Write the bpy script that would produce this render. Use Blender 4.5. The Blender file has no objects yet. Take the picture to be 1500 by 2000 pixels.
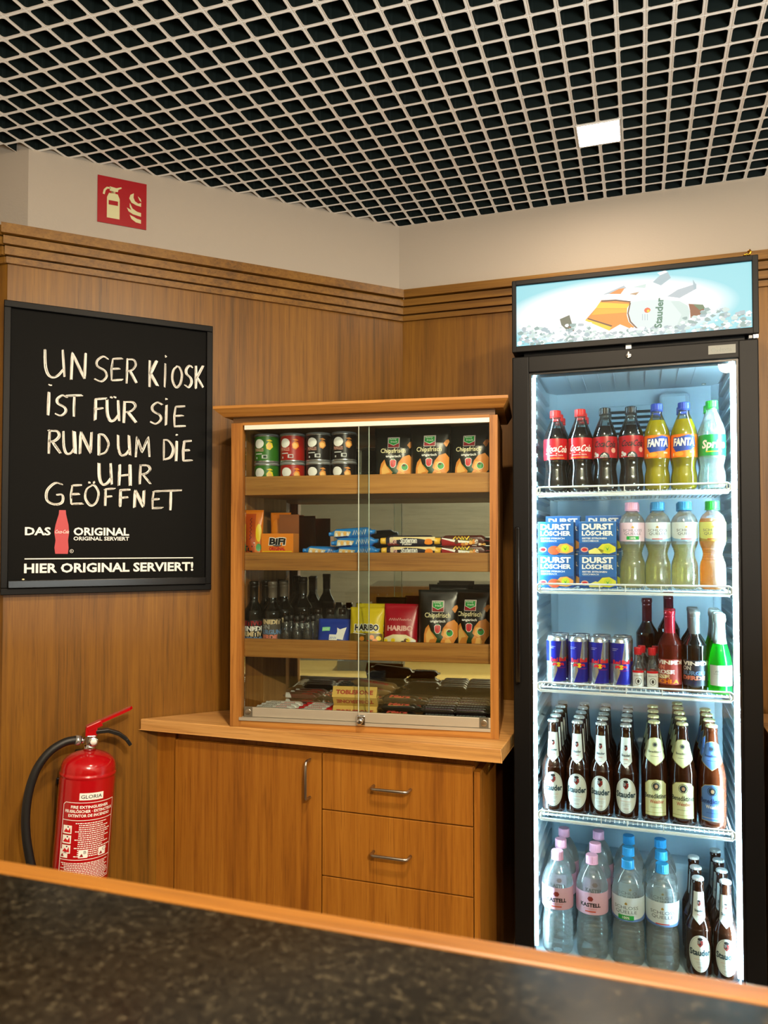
import bpy, bmesh, math, random
from mathutils import Vector, Matrix
from mathutils.geometry import tessellate_polygon

PI = math.pi
SC = bpy.context.scene
COL = SC.collection
R = math.radians
random.seed(7)

# ------------------------------------------------------------------ camera
cam_d = bpy.data.cameras.new('camera')
cam = bpy.data.objects.new('camera', cam_d)
COL.objects.link(cam)
cam.location = (0, 0, 1.30)
cam.rotation_euler = (R(90 + 1.589), 0, R(18.5))
cam_d.sensor_width = 36
cam_d.sensor_fit = 'AUTO'
cam_d.lens = 36 * 1491.7 / 2000
cam_d.shift_y = 23.5 / 2000
cam_d.clip_start = 0.02
cam_d.dof.use_dof = True
cam_d.dof.focus_distance = 2.15
cam_d.dof.aperture_fstop = 9.0
SC.camera = cam

# ------------------------------------------------------------------ view, world
SC.view_settings.view_transform = 'Standard'
SC.view_settings.look = 'None'
SC.view_settings.gamma = 1.0
SC.view_settings.exposure = 0.0
SC.cycles.max_bounces = 10
SC.cycles.diffuse_bounces = 4
SC.cycles.glossy_bounces = 4
SC.cycles.transmission_bounces = 6
SC.cycles.transparent_max_bounces = 40
SC.cycles.sample_clamp_indirect = 4.0
SC.cycles.caustics_reflective = False
SC.cycles.caustics_refractive = False
W = bpy.data.worlds.new('world')
SC.world = W
W.use_nodes = True
W.node_tree.nodes['Background'].inputs[0].default_value = (1.0, 0.86, 0.70, 1)
W.node_tree.nodes['Background'].inputs[1].default_value = 0.02

# ------------------------------------------------------------------ room lights
CEIL = 2.495
def area(name, loc, power, size, col=(1, .79, .55), rot=(0, 0, 0), size_y=None):
    d = bpy.data.lights.new(name, 'AREA')
    d.energy = power; d.color = col; d.size = size
    if size_y: d.shape = 'RECTANGLE'; d.size_y = size_y
    o = bpy.data.objects.new(name, d)
    o.location = loc; o.rotation_euler = rot
    COL.objects.link(o)
    return o
KEY = area('ceiling_lamp_in_the_lobby', (1.15, -.85, CEIL - .02), 180, .13)
def globe(name, loc, power, radius, col=(1, .79, .55)):
    d = bpy.data.lights.new(name, 'POINT')
    d.energy = power; d.color = col; d.shadow_soft_size = radius
    o = bpy.data.objects.new(name, d); o.location = loc; COL.objects.link(o)
globe('ceiling_lamp_above_the_guests', (.51, -.8, 2.386), 66, .05)
area('ceiling_lamp_behind_the_bar', (-.15, .85, CEIL - .02), 40, .13)
area('ceiling_lamp_by_the_fridge', (1.0, 1.2, CEIL - .02), 9, .13)
area('upward_fill_light', (1.55, -.6, 1.0), 235, 1.3, (.93, 1, .97), (R(168), 0, R(20)), 1.6)  # unseen fill light, added to brighten the ceiling grid from below

# ------------------------------------------------------------------ materials
def lin(c):
    return c / 12.92 if c <= .04045 else ((c + .055) / 1.055) ** 2.4
def hexc(h):
    h = h.lstrip('#')
    return tuple(lin(int(h[i:i + 2], 16) / 255) for i in (0, 2, 4)) + (1,)
MATS = {}
def mat(name, h, rough=.5, metal=0, emit=0, spec=.5, coat=0):
    if name in MATS: return MATS[name]
    m = bpy.data.materials.new(name); m.use_nodes = True
    b = m.node_tree.nodes['Principled BSDF']
    c = hexc(h) if isinstance(h, str) else tuple(h) + (1,)
    b.inputs['Base Color'].default_value = c
    b.inputs['Roughness'].default_value = rough
    b.inputs['Metallic'].default_value = metal
    b.inputs['Specular IOR Level'].default_value = spec
    if coat: b.inputs['Coat Weight'].default_value = coat; b.inputs['Coat Roughness'].default_value = .08
    if emit:
        b.inputs['Emission Color'].default_value = c
        b.inputs['Emission Strength'].default_value = emit
    MATS[name] = m
    return m
def thin(name, h, rough=.03, gloss=1.0, ior=1.45, base=.03, haze=0):
    """a clear thin wall: tinted see-through with a fresnel sheen"""
    if name in MATS: return MATS[name]
    m = bpy.data.materials.new(name); m.use_nodes = True
    nt = m.node_tree; nt.nodes.clear()
    o = nt.nodes.new('ShaderNodeOutputMaterial'); t = nt.nodes.new('ShaderNodeBsdfTransparent')
    g = nt.nodes.new('ShaderNodeBsdfGlossy'); x = nt.nodes.new('ShaderNodeMixShader')
    f = nt.nodes.new('ShaderNodeFresnel'); a = nt.nodes.new('ShaderNodeMath')
    a.operation = 'MULTIPLY_ADD'; a.inputs[1].default_value = gloss; a.inputs[2].default_value = base
    a.use_clamp = True
    f.inputs[0].default_value = ior
    t.inputs[0].default_value = hexc(h); g.inputs['Roughness'].default_value = rough
    nt.links.new(f.outputs[0], a.inputs[0]); nt.links.new(a.outputs[0], x.inputs[0])
    nt.links.new(t.outputs[0], x.inputs[1]); nt.links.new(g.outputs[0], x.inputs[2])
    if haze:
        d = nt.nodes.new('ShaderNodeBsdfDiffuse'); d.inputs[0].default_value = (.9, .95, .96, 1)
        tl = nt.nodes.new('ShaderNodeBsdfTranslucent'); tl.inputs[0].default_value = (.9, .95, .96, 1)
        u = nt.nodes.new('ShaderNodeMixShader'); u.inputs[0].default_value = .5
        h2 = nt.nodes.new('ShaderNodeMixShader'); h2.inputs[0].default_value = haze
        nt.links.new(d.outputs[0], u.inputs[1]); nt.links.new(tl.outputs[0], u.inputs[2])
        nt.links.new(x.outputs[0], h2.inputs[1]); nt.links.new(u.outputs[0], h2.inputs[2]); x = h2
    nt.links.new(x.outputs[0], o.inputs[0])
    MATS[name] = m
    return m
def cloudy(name, h, see='ffffff', amount=.5, rough=.3):
    """a coloured drink: part diffuse, part tinted see-through"""
    if name in MATS: return MATS[name]
    m = bpy.data.materials.new(name); m.use_nodes = True
    nt = m.node_tree; b = nt.nodes['Principled BSDF']; o = nt.nodes['Material Output']
    b.inputs['Base Color'].default_value = hexc(h); b.inputs['Roughness'].default_value = rough
    tr = nt.nodes.new('ShaderNodeBsdfTranslucent'); tr.inputs[0].default_value = hexc(h)
    t = nt.nodes.new('ShaderNodeBsdfTransparent'); t.inputs[0].default_value = hexc(see)
    x = nt.nodes.new('ShaderNodeMixShader'); x.inputs[0].default_value = amount
    y = nt.nodes.new('ShaderNodeMixShader'); y.inputs[0].default_value = .6
    nt.links.new(b.outputs[0], y.inputs[1]); nt.links.new(tr.outputs[0], y.inputs[2])
    nt.links.new(t.outputs[0], x.inputs[1]); nt.links.new(y.outputs[0], x.inputs[2])
    nt.links.new(x.outputs[0], o.inputs[0])
    MATS[name] = m
    return m
def wood(name, dark, mid, light, axis='z', rough=.42, scale=1.0, seed=0.0):
    if name in MATS: return MATS[name]
    m = bpy.data.materials.new(name); m.use_nodes = True
    nt = m.node_tree; b = nt.nodes['Principled BSDF']
    N = nt.nodes.new; L = nt.links.new
    tc = N('ShaderNodeTexCoord')
    def mapped(a, c):
        mp = N('ShaderNodeMapping')
        s = {'z': (a, a, c), 'x': (c, a, a), 'y': (a, c, a)}[axis]
        mp.inputs['Scale'].default_value = [k * scale for k in s]
        mp.inputs['Location'].default_value = (seed, seed * 1.7, seed * .6)
        L(tc.outputs['Object'], mp.inputs[0]); return mp
    def noise(mp, sc, det, rg=.6, dist=0):
        n = N('ShaderNodeTexNoise'); n.inputs['Scale'].default_value = sc; n.inputs['Detail'].default_value = det
        n.inputs['Roughness'].default_value = rg; n.inputs['Distortion'].default_value = dist
        L(mp.outputs[0], n.inputs['Vector']); return n
    broad = noise(mapped(7, .55), 1, 4, .55, .8)
    fine = noise(mapped(42, 1.3), 1.6, 6, .7, .25)
    pore = noise(mapped(150, 4.0), 1.6, 3, .6)
    ad = N('ShaderNodeMath'); ad.operation = 'MULTIPLY_ADD'; ad.inputs[1].default_value = .62
    m2 = N('ShaderNodeMath'); m2.operation = 'MULTIPLY'; m2.inputs[1].default_value = .40
    L(broad.outputs[0], m2.inputs[0]); L(fine.outputs[0], ad.inputs[0]); L(m2.outputs[0], ad.inputs[2])
    cr = N('ShaderNodeValToRGB'); e = cr.color_ramp.elements
    e[0].position = .36; e[0].color = hexc(dark); e[1].position = .70; e[1].color = hexc(light)
    k = e.new(.5); k.color = hexc(mid)
    L(ad.outputs[0], cr.inputs[0])
    pr = N('ShaderNodeValToRGB'); pr.color_ramp.elements[0].position = .30; pr.color_ramp.elements[1].position = .44
    pr.color_ramp.elements[0].color = (.50, .42, .36, 1); pr.color_ramp.elements[1].color = (1, 1, 1, 1)
    L(pore.outputs[0], pr.inputs[0])
    mx = N('ShaderNodeMix'); mx.data_type = 'RGBA'; mx.blend_type = 'MULTIPLY'; mx.inputs[0].default_value = .6
    L(cr.outputs[0], mx.inputs[6]); L(pr.outputs[0], mx.inputs[7])
    L(mx.outputs[2], b.inputs['Base Color'])
    b.inputs['Roughness'].default_value = rough; b.inputs['Specular IOR Level'].default_value = .4
    MATS[name] = m
    return m
def plaster(name, h, bump=.15, sc=160):
    m = mat(name, h, .85, spec=.2)
    nt = m.node_tree; n = nt.nodes.new('ShaderNodeTexNoise'); n.inputs['Scale'].default_value = sc; n.inputs['Detail'].default_value = 3
    tc = nt.nodes.new('ShaderNodeTexCoord'); nt.links.new(tc.outputs['Object'], n.inputs['Vector'])
    bp = nt.nodes.new('ShaderNodeBump'); bp.inputs['Strength'].default_value = bump; bp.inputs['Distance'].default_value = .004
    nt.links.new(n.outputs[0], bp.inputs['Height']); nt.links.new(bp.outputs[0], nt.nodes['Principled BSDF'].inputs['Normal'])
    return m
def granite(name):
    m = mat(name, '2a2825', .17, spec=.75)
    nt = m.node_tree; N = nt.nodes.new; L = nt.links.new; b = nt.nodes['Principled BSDF']
    tc = N('ShaderNodeTexCoord')
    v = N('ShaderNodeTexVoronoi'); v.inputs['Scale'].default_value = 300
    n = N('ShaderNodeTexNoise'); n.inputs['Scale'].default_value = 190; n.inputs['Detail'].default_value = 4; n.inputs['Roughness'].default_value = .75
    L(tc.outputs['Object'], v.inputs['Vector']); L(tc.outputs['Object'], n.inputs['Vector'])
    c1 = N('ShaderNodeValToRGB'); e = c1.color_ramp.elements
    e[0].position = .47; e[0].color = hexc('030302'); e[1].position = .70; e[1].color = hexc('4e4737')
    k = e.new(.57); k.color = hexc('0f0d09')
    mx = N('ShaderNodeMix'); mx.data_type = 'RGBA'; mx.inputs[0].default_value = .35
    hs = N('ShaderNodeSeparateColor'); L(v.outputs['Color'], hs.inputs[0])
    c2 = N('ShaderNodeValToRGB'); c2.color_ramp.elements[0].color = hexc('050504'); c2.color_ramp.elements[1].color = hexc('2a261d')
    L(hs.outputs[0], c2.inputs[0])
    L(n.outputs[0], c1.inputs[0]); L(c1.outputs[0], mx.inputs[6]); L(c2.outputs[0], mx.inputs[7])
    L(mx.outputs[2], b.inputs['Base Color'])
    return m

WALLW = plaster('plaster_warm_white', 'bdb0a0')
VOIDM = mat('painted_black_void', '070b0a', .9, spec=.1)
GRIDM = mat('grid_white', 'f7f7f4', .5)
BLADEM = mat('grid_blade_dark', '18211f', .6, spec=.2)
OAK = wood('oak_panel', '523507', '734b0e', '885d15', 'z')
OAKX = wood('oak_moulding', '56380e', '785117', '8e6626', 'x')
OAKD = wood('oak_cabinet_front', '714110', '8f5918', 'a36c24', 'z', seed=3.1)
OAKT = wood('oak_worktop', '94683a', 'bd8c4e', 'd1a468', 'x', seed=5.3)
OAKC = wood('oak_case', '724318', '97632a', 'b07c3c', 'z', seed=8.2)
OAKCX = wood('oak_case_rail', '7a4c1e', 'a06c30', 'b88442', 'x', seed=9.4)
GRAN = granite('granite_speckled')
STEEL = mat('brushed_steel', 'b9b2a6', .28, 1)
CHROME = mat('chrome', 'd8d8d8', .12, 1)
ALU = mat('aluminium_rail', 'b9b2a2', .45, .55)
BLACKP = mat('black_plastic', '0a0a0b', .38)
BLACKG = mat('black_gloss', '060607', .12)
RUBBER = mat('black_rubber', '101010', .5)
WHITEP = mat('white_plastic', 'e9eef0', .4)
LINER = mat('fridge_liner', 'b9d2e2', .5, spec=.3)
WIREW = mat('white_wire', 'e8eef0', .35)
DARKV = mat('recess_dark', '0b0e11', .6)
PANE = thin('clear_pane', 'f7fbf9', .0, .85, 1.45, .0)
MIRR = mat('mirror', 'c9cbc4', .02, 1)
PET = thin('clear_pet', 'fdffff', .09, .8, 1.5, .03, .17)
PETC = thin('clear_pet_coloured', 'f6faf8', .09, .9, 1.45, .03, .012)
WATER = thin('clear_water', 'f8fdfe', .04, .3, 1.33, .0, .05)
COLA = mat('cola', '120605', .06, spec=.6)
FANTA = cloudy('orange_soda', 'fff000', 'ffd820', .88)
SPRT = thin('clear_lemonade', 'eef8f4', .05, .6, 1.33, .02, .06)
LEMON = cloudy('pale_yellow_drink', 'f4ee90', 'fcf9d2', .12)
APPLE = cloudy('amber_drink', 'ffb41c', 'ffc84a', .42)
BROWNG = mat('brown_bottle_glass', '1a0a04', .05, spec=.6)
BROWNT = thin('brown_clear_glass', '8a4a1c', .04, .9, 1.5, .03)
BEERB = mat('beer_brown', '2a1208', .06, spec=.6)
GREENG = cloudy('green_bottle_glass', '0fae2f', '4fd45a', .62, .08)
DARKG = mat('dark_wine_glass', '0b0c0a', .05, spec=.6)
ROSEG = cloudy('rose_wine_glass', '7a2a1e', 'b05a44', .7, .08)
CLEARG = thin('clear_bottle_glass', 'f6fafa', .05, .9, 1.5, .04, .05)
WHITE = mat('print_white', 'f2f2ee', .5)
CREAM = mat('print_cream', 'ece2b4', .5)
BLACK = mat('print_black', '0b0b0b', .5)
RED = mat('print_red', 'c8101c', .4)
DRED = mat('print_dark_red', '8c0f18', .4)
GREEN = mat('print_green', '15953a', .4)
DGREEN = mat('print_dark_green', '123f22', .4)
BLUE = mat('print_blue', '1f6fbf', .4)
NAVY = mat('print_navy', '141c46', .4)
YELL = mat('print_yellow', 'f2d21e', .4)
GOLD = mat('print_gold', 'c8a24a', .35, .5)
ORNG = mat('print_orange', 'f08a1c', .4)
GREY = mat('print_grey', '8c9094', .5)
LGREY = mat('print_light_grey', 'c9ccce', .5)
PINK = mat('cap_pink', 'f0b4d4', .4)
SKY = mat('cap_sky_blue', '2f9ade', .4)
SILV = mat('silver_foil', 'c6cacd', .25, .85)
CHIPC = mat('print_chip_orange', 'd98a3a', .45)
CHIPL = mat('print_chip_light', 'edb763', .45)

# ------------------------------------------------------------------ geometry helpers
class MB:
    def __init__(s): s.v, s.f, s.m, s.sm, s.mats = [], [], [], [], []
    def mi(s, m):
        if m not in s.mats: s.mats.append(m)
        return s.mats.index(m)
    def add(s, vs, fs, m, smooth=False, M=None):
        o = len(s.v); k = s.mi(m)
        s.v += [tuple(M @ Vector(p)) for p in vs] if M else [tuple(p) for p in vs]
        for f in fs:
            s.f.append([o + i for i in f]); s.m.append(k); s.sm.append(smooth)
        return s
    def box(s, x0, x1, y0, y1, z0, z1, m, bev=0, M=None, seg=2):
        if bev <= 0:
            vs = [(x, y, z) for x in (x0, x1) for y in (y0, y1) for z in (z0, z1)]
            return s.add(vs, [(0, 1, 3, 2), (4, 6, 7, 5), (0, 4, 5, 1), (2, 3, 7, 6), (0, 2, 6, 4), (1, 5, 7, 3)], m, False, M)
        b = bmesh.new(); bmesh.ops.create_cube(b, size=1)
        for v in b.verts:
            v.co = ((x0 + x1) / 2 + v.co.x * (x1 - x0), (y0 + y1) / 2 + v.co.y * (y1 - y0), (z0 + z1) / 2 + v.co.z * (z1 - z0))
        bmesh.ops.bevel(b, geom=b.edges[:], offset=bev, segments=seg, affect='EDGES', profile=.5)
        b.verts.index_update()
        s.add([v.co[:] for v in b.verts], [[v.index for v in f.verts] for f in b.faces], m, False, M); b.free()
        return s
    def lathe(s, prof, m, seg=28, M=None, flute=0, smooth=True, a0=0, a1=2 * PI, cap=True):
        full = abs(a1 - a0 - 2 * PI) < 1e-6
        n = seg if full else seg + 1
        vs = []; fs = []
        for r, z in prof:
            for i in range(n):
                a = a0 + (a1 - a0) * i / seg
                q = r + (flute if i % 2 else 0)
                vs.append((q * math.sin(a), -q * math.cos(a), z))
        for j in range(len(prof) - 1):
            for i in range(seg):
                k = (i + 1) % n
                fs.append((j * n + i, j * n + k, (j + 1) * n + k, (j + 1) * n + i))
        if cap and full:
            if prof[0][0] > 1e-5: fs.append(list(range(n))[::-1])
            if prof[-1][0] > 1e-5: fs.append([(len(prof) - 1) * n + i for i in range(n)])
        return s.add(vs, fs, m, smooth, M)
    def tube(s, pts, r, m, seg=8, M=None, caps=True):
        pts = [Vector(p) for p in pts]; vs = []; fs = []
        up = Vector((0, 0, 1)); n0 = None
        for i, p in enumerate(pts):
            d = (pts[min(i + 1, len(pts) - 1)] - pts[max(i - 1, 0)]).normalized()
            if n0 is None:
                n0 = d.cross(up)
                if n0.length < .1: n0 = d.cross(Vector((1, 0, 0)))
            n0 = (n0 - d * n0.dot(d)).normalized(); b0 = d.cross(n0)
            rr = r[i] if isinstance(r, (list, tuple)) else r
            for k in range(seg):
                a = 2 * PI * k / seg
                vs.append(p + (n0 * math.cos(a) + b0 * math.sin(a)) * rr)
        for i in range(len(pts) - 1):
            for k in range(seg):
                q = (k + 1) % seg
                fs.append((i * seg + k, i * seg + q, (i + 1) * seg + q, (i + 1) * seg + k))
        if caps: fs += [list(range(seg))[::-1], [(len(pts) - 1) * seg + k for k in range(seg)]]
        return s.add(vs, fs, m, True, M)
    def prism(s, poly, z0, z1, m, M=None):
        """poly in x,y extruded along z"""
        n = len(poly)
        vs = [(x, y, z0) for x, y in poly] + [(x, y, z1) for x, y in poly]
        tri = [list(t) for t in tessellate_polygon([[Vector((x, y, 0)) for x, y in poly]])]
        fs = tri + [[n + i for i in t] for t in tri] + [(i, (i + 1) % n, n + (i + 1) % n, n + i) for i in range(n)]
        return s.add(vs, fs, m, False, M)
    def art(s, A, fn, maxlen=.006):
        for vs, tris, m, lay, sub in A.el:
            vs = list(vs); todo = [tuple(t) for t in tris]; done = []; mid = {}
            if sub:
                while todo:
                    nxt = []
                    for a, b, c in todo:
                        es = [(a, b), (b, c), (c, a)]
                        big = [math.dist(vs[p], vs[q]) > maxlen for p, q in es]
                        if not any(big): done.append((a, b, c)); continue
                        ms = []
                        for (p, q), g in zip(es, big):
                            if not g: ms.append(None); continue
                            k = (min(p, q), max(p, q))
                            if k not in mid:
                                mid[k] = len(vs); vs.append(((vs[p][0] + vs[q][0]) / 2, (vs[p][1] + vs[q][1]) / 2))
                            ms.append(mid[k])
                        x, y, z = ms
                        if x is not None and y is not None and z is not None:
                            nxt += [(a, x, z), (x, b, y), (z, y, c), (x, y, z)]
                        elif x is not None and y is not None: nxt += [(a, x, c), (x, y, c), (x, b, y)]
                        elif y is not None and z is not None: nxt += [(a, b, y), (a, y, z), (z, y, c)]
                        elif x is not None and z is not None: nxt += [(a, x, z), (x, b, c), (x, c, z)]
                        elif x is not None: nxt += [(a, x, c), (x, b, c)]
                        elif y is not None: nxt += [(a, b, y), (a, y, c)]
                        else: nxt += [(a, b, z), (b, c, z)]
                    todo = nxt
            else: done = todo
            s.add([fn(x, y, lay) for x, y in vs], done, m, sub)
        return s
    def mesh(s, name):
        me = bpy.data.meshes.new(name)
        me.from_pydata(s.v, [], s.f)
        for m in s.mats: me.materials.append(m)
        me.polygons.foreach_set('material_index', s.m)
        me.polygons.foreach_set('use_smooth', s.sm)
        me.update()
        return me
    def build(s, name, parent=None, loc=None, rot=None):
        o = bpy.data.objects.new(name, s.mesh(name)); COL.objects.link(o)
        if parent: o.parent = parent
        if loc: o.location = loc
        if rot: o.rotation_euler = rot
        return o

_tc = {}
def text_geo(t, bold=0.0):
    k = (t, bold)
    if k not in _tc:
        c = bpy.data.curves.new('lettering', 'FONT'); c.body = t; c.size = 1; c.fill_mode = 'FRONT'
        c.resolution_u = 2; c.offset = bold
        o = bpy.data.objects.new('lettering', c)
        me = o.to_mesh(); me.calc_loop_triangles()
        vs = [(v.co.x, v.co.y) for v in me.vertices]; fs = [tuple(q.vertices) for q in me.loop_triangles]
        o.to_mesh_clear(); bpy.data.objects.remove(o); bpy.data.curves.remove(c)
        _tc[k] = (vs, fs)
    return _tc[k]
class Art:
    """flat print in metres: x across, y up"""
    def __init__(s): s.el = []
    def poly(s, pts, m, lay=1, sub=True):
        tri = [tuple(t) for t in tessellate_polygon([[Vector((x, y, 0)) for x, y in pts]])]
        s.el.append((list(pts), tri, m, lay, sub)); return s
    def rect(s, x0, x1, y0, y1, m, lay=0, sub=True): return s.poly([(x0, y0), (x1, y0), (x1, y1), (x0, y1)], m, lay, sub)
    def ell(s, x, y, a, b, m, lay=1, n=24, a0=0, a1=2 * PI):
        return s.poly([(x + a * math.cos(a0 + (a1 - a0) * i / n), y + b * math.sin(a0 + (a1 - a0) * i / n)) for i in range(n)], m, lay)
    def ring(s, x, y, a, b, w, m, lay=1, n=28):
        vs = []; fs = []
        for i in range(n):
            c, d = math.cos(2 * PI * i / n), math.sin(2 * PI * i / n)
            vs += [(x + a * c, y + b * d), (x + (a - w) * c, y + (b - w) * d)]
            j = (i + 1) % n
            fs += [(2 * i, 2 * j, 2 * j + 1), (2 * i, 2 * j + 1, 2 * i + 1)]
        s.el.append((vs, fs, m, lay, False)); return s
    def line(s, pts, w, m, lay=2):
        vs = []; fs = []
        for i, p in enumerate(pts):
            a = pts[max(i - 1, 0)]; b = pts[min(i + 1, len(pts) - 1)]
            dx, dy = b[0] - a[0], b[1] - a[1]; l = math.hypot(dx, dy) or 1
            ww = w[i] if isinstance(w, (list, tuple)) else w
            nx, ny = -dy / l * ww / 2, dx / l * ww / 2
            vs += [(p[0] + nx, p[1] + ny), (p[0] - nx, p[1] - ny)]
        for i in range(len(pts) - 1): fs += [(2 * i, 2 * i + 1, 2 * i + 3), (2 * i, 2 * i + 3, 2 * i + 2)]
        s.el.append((vs, fs, m, lay, False)); return s
    def scr(s, x0, x1, y, h, m, lay=2, seed=1):
        """a line of small print too small to read"""
        rn = random.Random(seed); x = x0; pts = []
        while x < x1:
            pts.append((x, y + (h if len(pts) % 2 else 0) * rn.uniform(.5, 1))); x += h * rn.uniform(.25, .6)
        return s.line(pts, h * .28, m, lay)
    def text(s, t, x, y, h, m, al='c', bold=.0, w=None, shear=0, lay=2, rot=0, bend=0, clip=None):
        """h is the cap height; y the baseline"""
        vs, fs = text_geo(t, bold)
        if not vs: return s
        k = h / .69; x0 = min(p[0] for p in vs); x1 = max(p[0] for p in vs)
        sx = k if w is None else w / (x1 - x0)
        off = {'c': -(x0 + x1) / 2, 'l': -x0, 'r': -x1}[al]
        out = []
        for px, py in vs:
            X = (px + off) * sx + shear * py * k; Y = py * k + bend * ((px + off) * sx) ** 2
            if rot: X, Y = X * math.cos(rot) - Y * math.sin(rot), X * math.sin(rot) + Y * math.cos(rot)
            out.append((x + X, y + Y))
        if clip:
            fs = [f for f in fs if all(clip[0] <= out[i][0] <= clip[1] for i in f)]
        s.el.append((out, fs, m, lay, False)); return s
EPS = .00028
def on_cyl(r, turn=0):
    f = r if callable(r) else (lambda z: r)
    def g(x, y, l):
        q = f(y) + .0003 + EPS * l; a = x / max(f(y), .006) + turn
        return (q * math.sin(a), -q * math.cos(a), y)
    return g
def on_front(y0): return lambda x, y, l: (x, y0 - .0002 - EPS * l, y)
def radius_of(prof):
    def g(z):
        for (r0, z0), (r1, z1) in zip(prof, prof[1:]):
            if z0 <= z <= z1 and z1 > z0: return r0 + (r1 - r0) * (z - z0) / (z1 - z0)
        return prof[-1][0]
    return g
def smooth_prof(pts, n=4):
    out = []
    for i in range(len(pts) - 1):
        p0 = pts[max(i - 1, 0)]; p1 = pts[i]; p2 = pts[i + 1]; p3 = pts[min(i + 2, len(pts) - 1)]
        for k in range(n):
            t = k / n
            q = [.5 * (2 * b + (c - a) * t + (2 * a - 5 * b + 4 * c - d) * t * t + (3 * b - a - 3 * c + d) * t ** 3) for a, b, c, d in zip(p0, p1, p2, p3)]
            out.append((max(q[0], 0), min(max(q[1], p1[1]), p2[1])))
    return out + [pts[-1]]

# ------------------------------------------------------------------ things
def tag(o, label, cat, group=None, kind=None):
    o['label'] = label; o['category'] = cat
    if group: o['group'] = group
    if kind: o['kind'] = kind
    return o
def thing(name, label, cat, loc=(0, 0, 0), rz=0, group=None, scale=1):
    o = bpy.data.objects.new(name, None); COL.objects.link(o)
    o.empty_display_size = .05
    o.location = loc; o.rotation_euler = (0, 0, rz); o.scale = (scale,) * 3
    return tag(o, label, cat, group)
def copy_tree(o, parent=None):
    c = o.copy(); COL.objects.link(c)
    if parent: c.parent = parent
    for ch in [k for k in bpy.data.objects if k.parent == o]: copy_tree(ch, c)
    return c
class Repeat:
    """the first call places the built thing itself, later calls copies of it and its parts"""
    def __init__(s, root): s.root = root; s.used = False; s.kids = None
    def put(s, loc, label, group=None, rz=0, rot=None, scale=None):
        if not s.used: o = s.root; s.used = True
        else: o = copy_tree(s.root)
        o.location = loc; o.rotation_euler = rot if rot else (0, 0, rz)
        if scale: o.scale = scale
        o['label'] = label
        if group: o['group'] = group
        return o
def struct(mb, name, **k):
    o = mb.build(name, **k); o['kind'] = 'structure'; return o
ORD = ['front', 'second', 'third', 'fourth', 'fifth']

# ================================================================== the room
S2 = 2 ** -.5
WY = 2.708                    # plaster plane of the back wall
WC = (-.802, 2.608)           # corner line of the two wood panellings
PC = (-.846, 2.708)           # corner line of the plaster above
def on_left(t, out=0.0, z=0.0):   # along the angled wall from its corner, off the wood face
    return (WC[0] - t * S2 + out * S2, WC[1] - t * S2 - out * S2, z)
LM = Matrix.Translation((WC[0], WC[1], 0)) @ Matrix.Rotation(R(45), 4, 'Z')   # local x = -t, y = -out

struct(MB().box(-2.6, 3.2, -3.2, 3.0, -.05, 0, mat('floor_tiles', '6b5a48', .45)), 'floor')
# the back plaster, the angled plaster, the side plaster: one slab each
struct(MB().box(PC[0] - .05, 3.2, WY, WY + .12, 0, 2.62, WALLW), 'wall_back')
LP = Matrix.Translation((PC[0], PC[1], 0)) @ Matrix.Rotation(R(45), 4, 'Z')
struct(MB().box(-1.262, .0, 0, .12, 0, 2.62, WALLW, M=LP), 'wall_left')
e = LP @ Vector((-1.262, 0, 0))
struct(MB().box(-2.6, e.x, e.y, e.y + .12, 0, 2.62, WALLW), 'wall_side')
struct(MB().box(3.2, 3.3, -3.2, 3.0, 0, 2.62, WALLW), 'wall_right')
struct(MB().box(-2.7, -2.6, -3.2, 3.0, 0, 2.62, WALLW), 'wall_far_side')
def greywood():
    m = wood('grey_wall_boards', '7a766b', '9a9587', 'aca697', 'x', .6)
    return m
struct(MB().box(-2.6, 3.2, -3.3, -3.2, 0, 2.62, greywood()), 'wall_front')

# wood panelling and its stepped moulding
ZP = 2.103
struct(MB().box(WC[0], 3.2, WC[1], WY - .001, 0, ZP + .01, OAK), 'trim_1')
struct(MB().box(-1.275, 0, 0, .098, 0, ZP + .01, OAK, M=LM), 'trim_2')
f = LM @ Vector((-1.275, 0, 0))
struct(MB().box(-2.6, f.x, f.y, f.y + .10, 0, ZP + .01, OAK), 'trim_3')
STEP = [(2.103, 2.121, .010), (2.124, 2.148, .020), (2.151, 2.174, .030), (2.177, 2.205, .044)]
a = MB(); b = MB(); c = MB()
for z0, z1, o in STEP:
    k = o * math.tan(R(22.5))
    a.prism([(WC[0] + k * 1.0, WC[1] - o), (3.2, WC[1] - o), (3.2, WY - .002), (WC[0] - .02, WY - .002)], z0, z1, OAKX)
    b.prism([(-1.275 - o * .41, -o), (-k, -o), (.04, .098), (-1.27, .098)], z0, z1, OAKX, M=LM)
    c.prism([(-2.6, f.y - o), (f.x - o * .1, f.y - o), (f.x + .05, f.y + .098), (-2.6, f.y + .098)], z0, z1, OAKX)
for z0, z1 in ((2.121, 2.124), (2.148, 2.151), (2.174, 2.177)):
    a.box(WC[0], 3.2, WC[1] - .004, WY - .002, z0, z1, DARKV)  # dark strips colour in the shade of the grooves between the steps
    b.box(-1.275, -.002, -.004, .098, z0, z1, DARKV, M=LM)
struct(a, 'trim_4'); struct(b, 'trim_5'); struct(c, 'trim_6')

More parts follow.
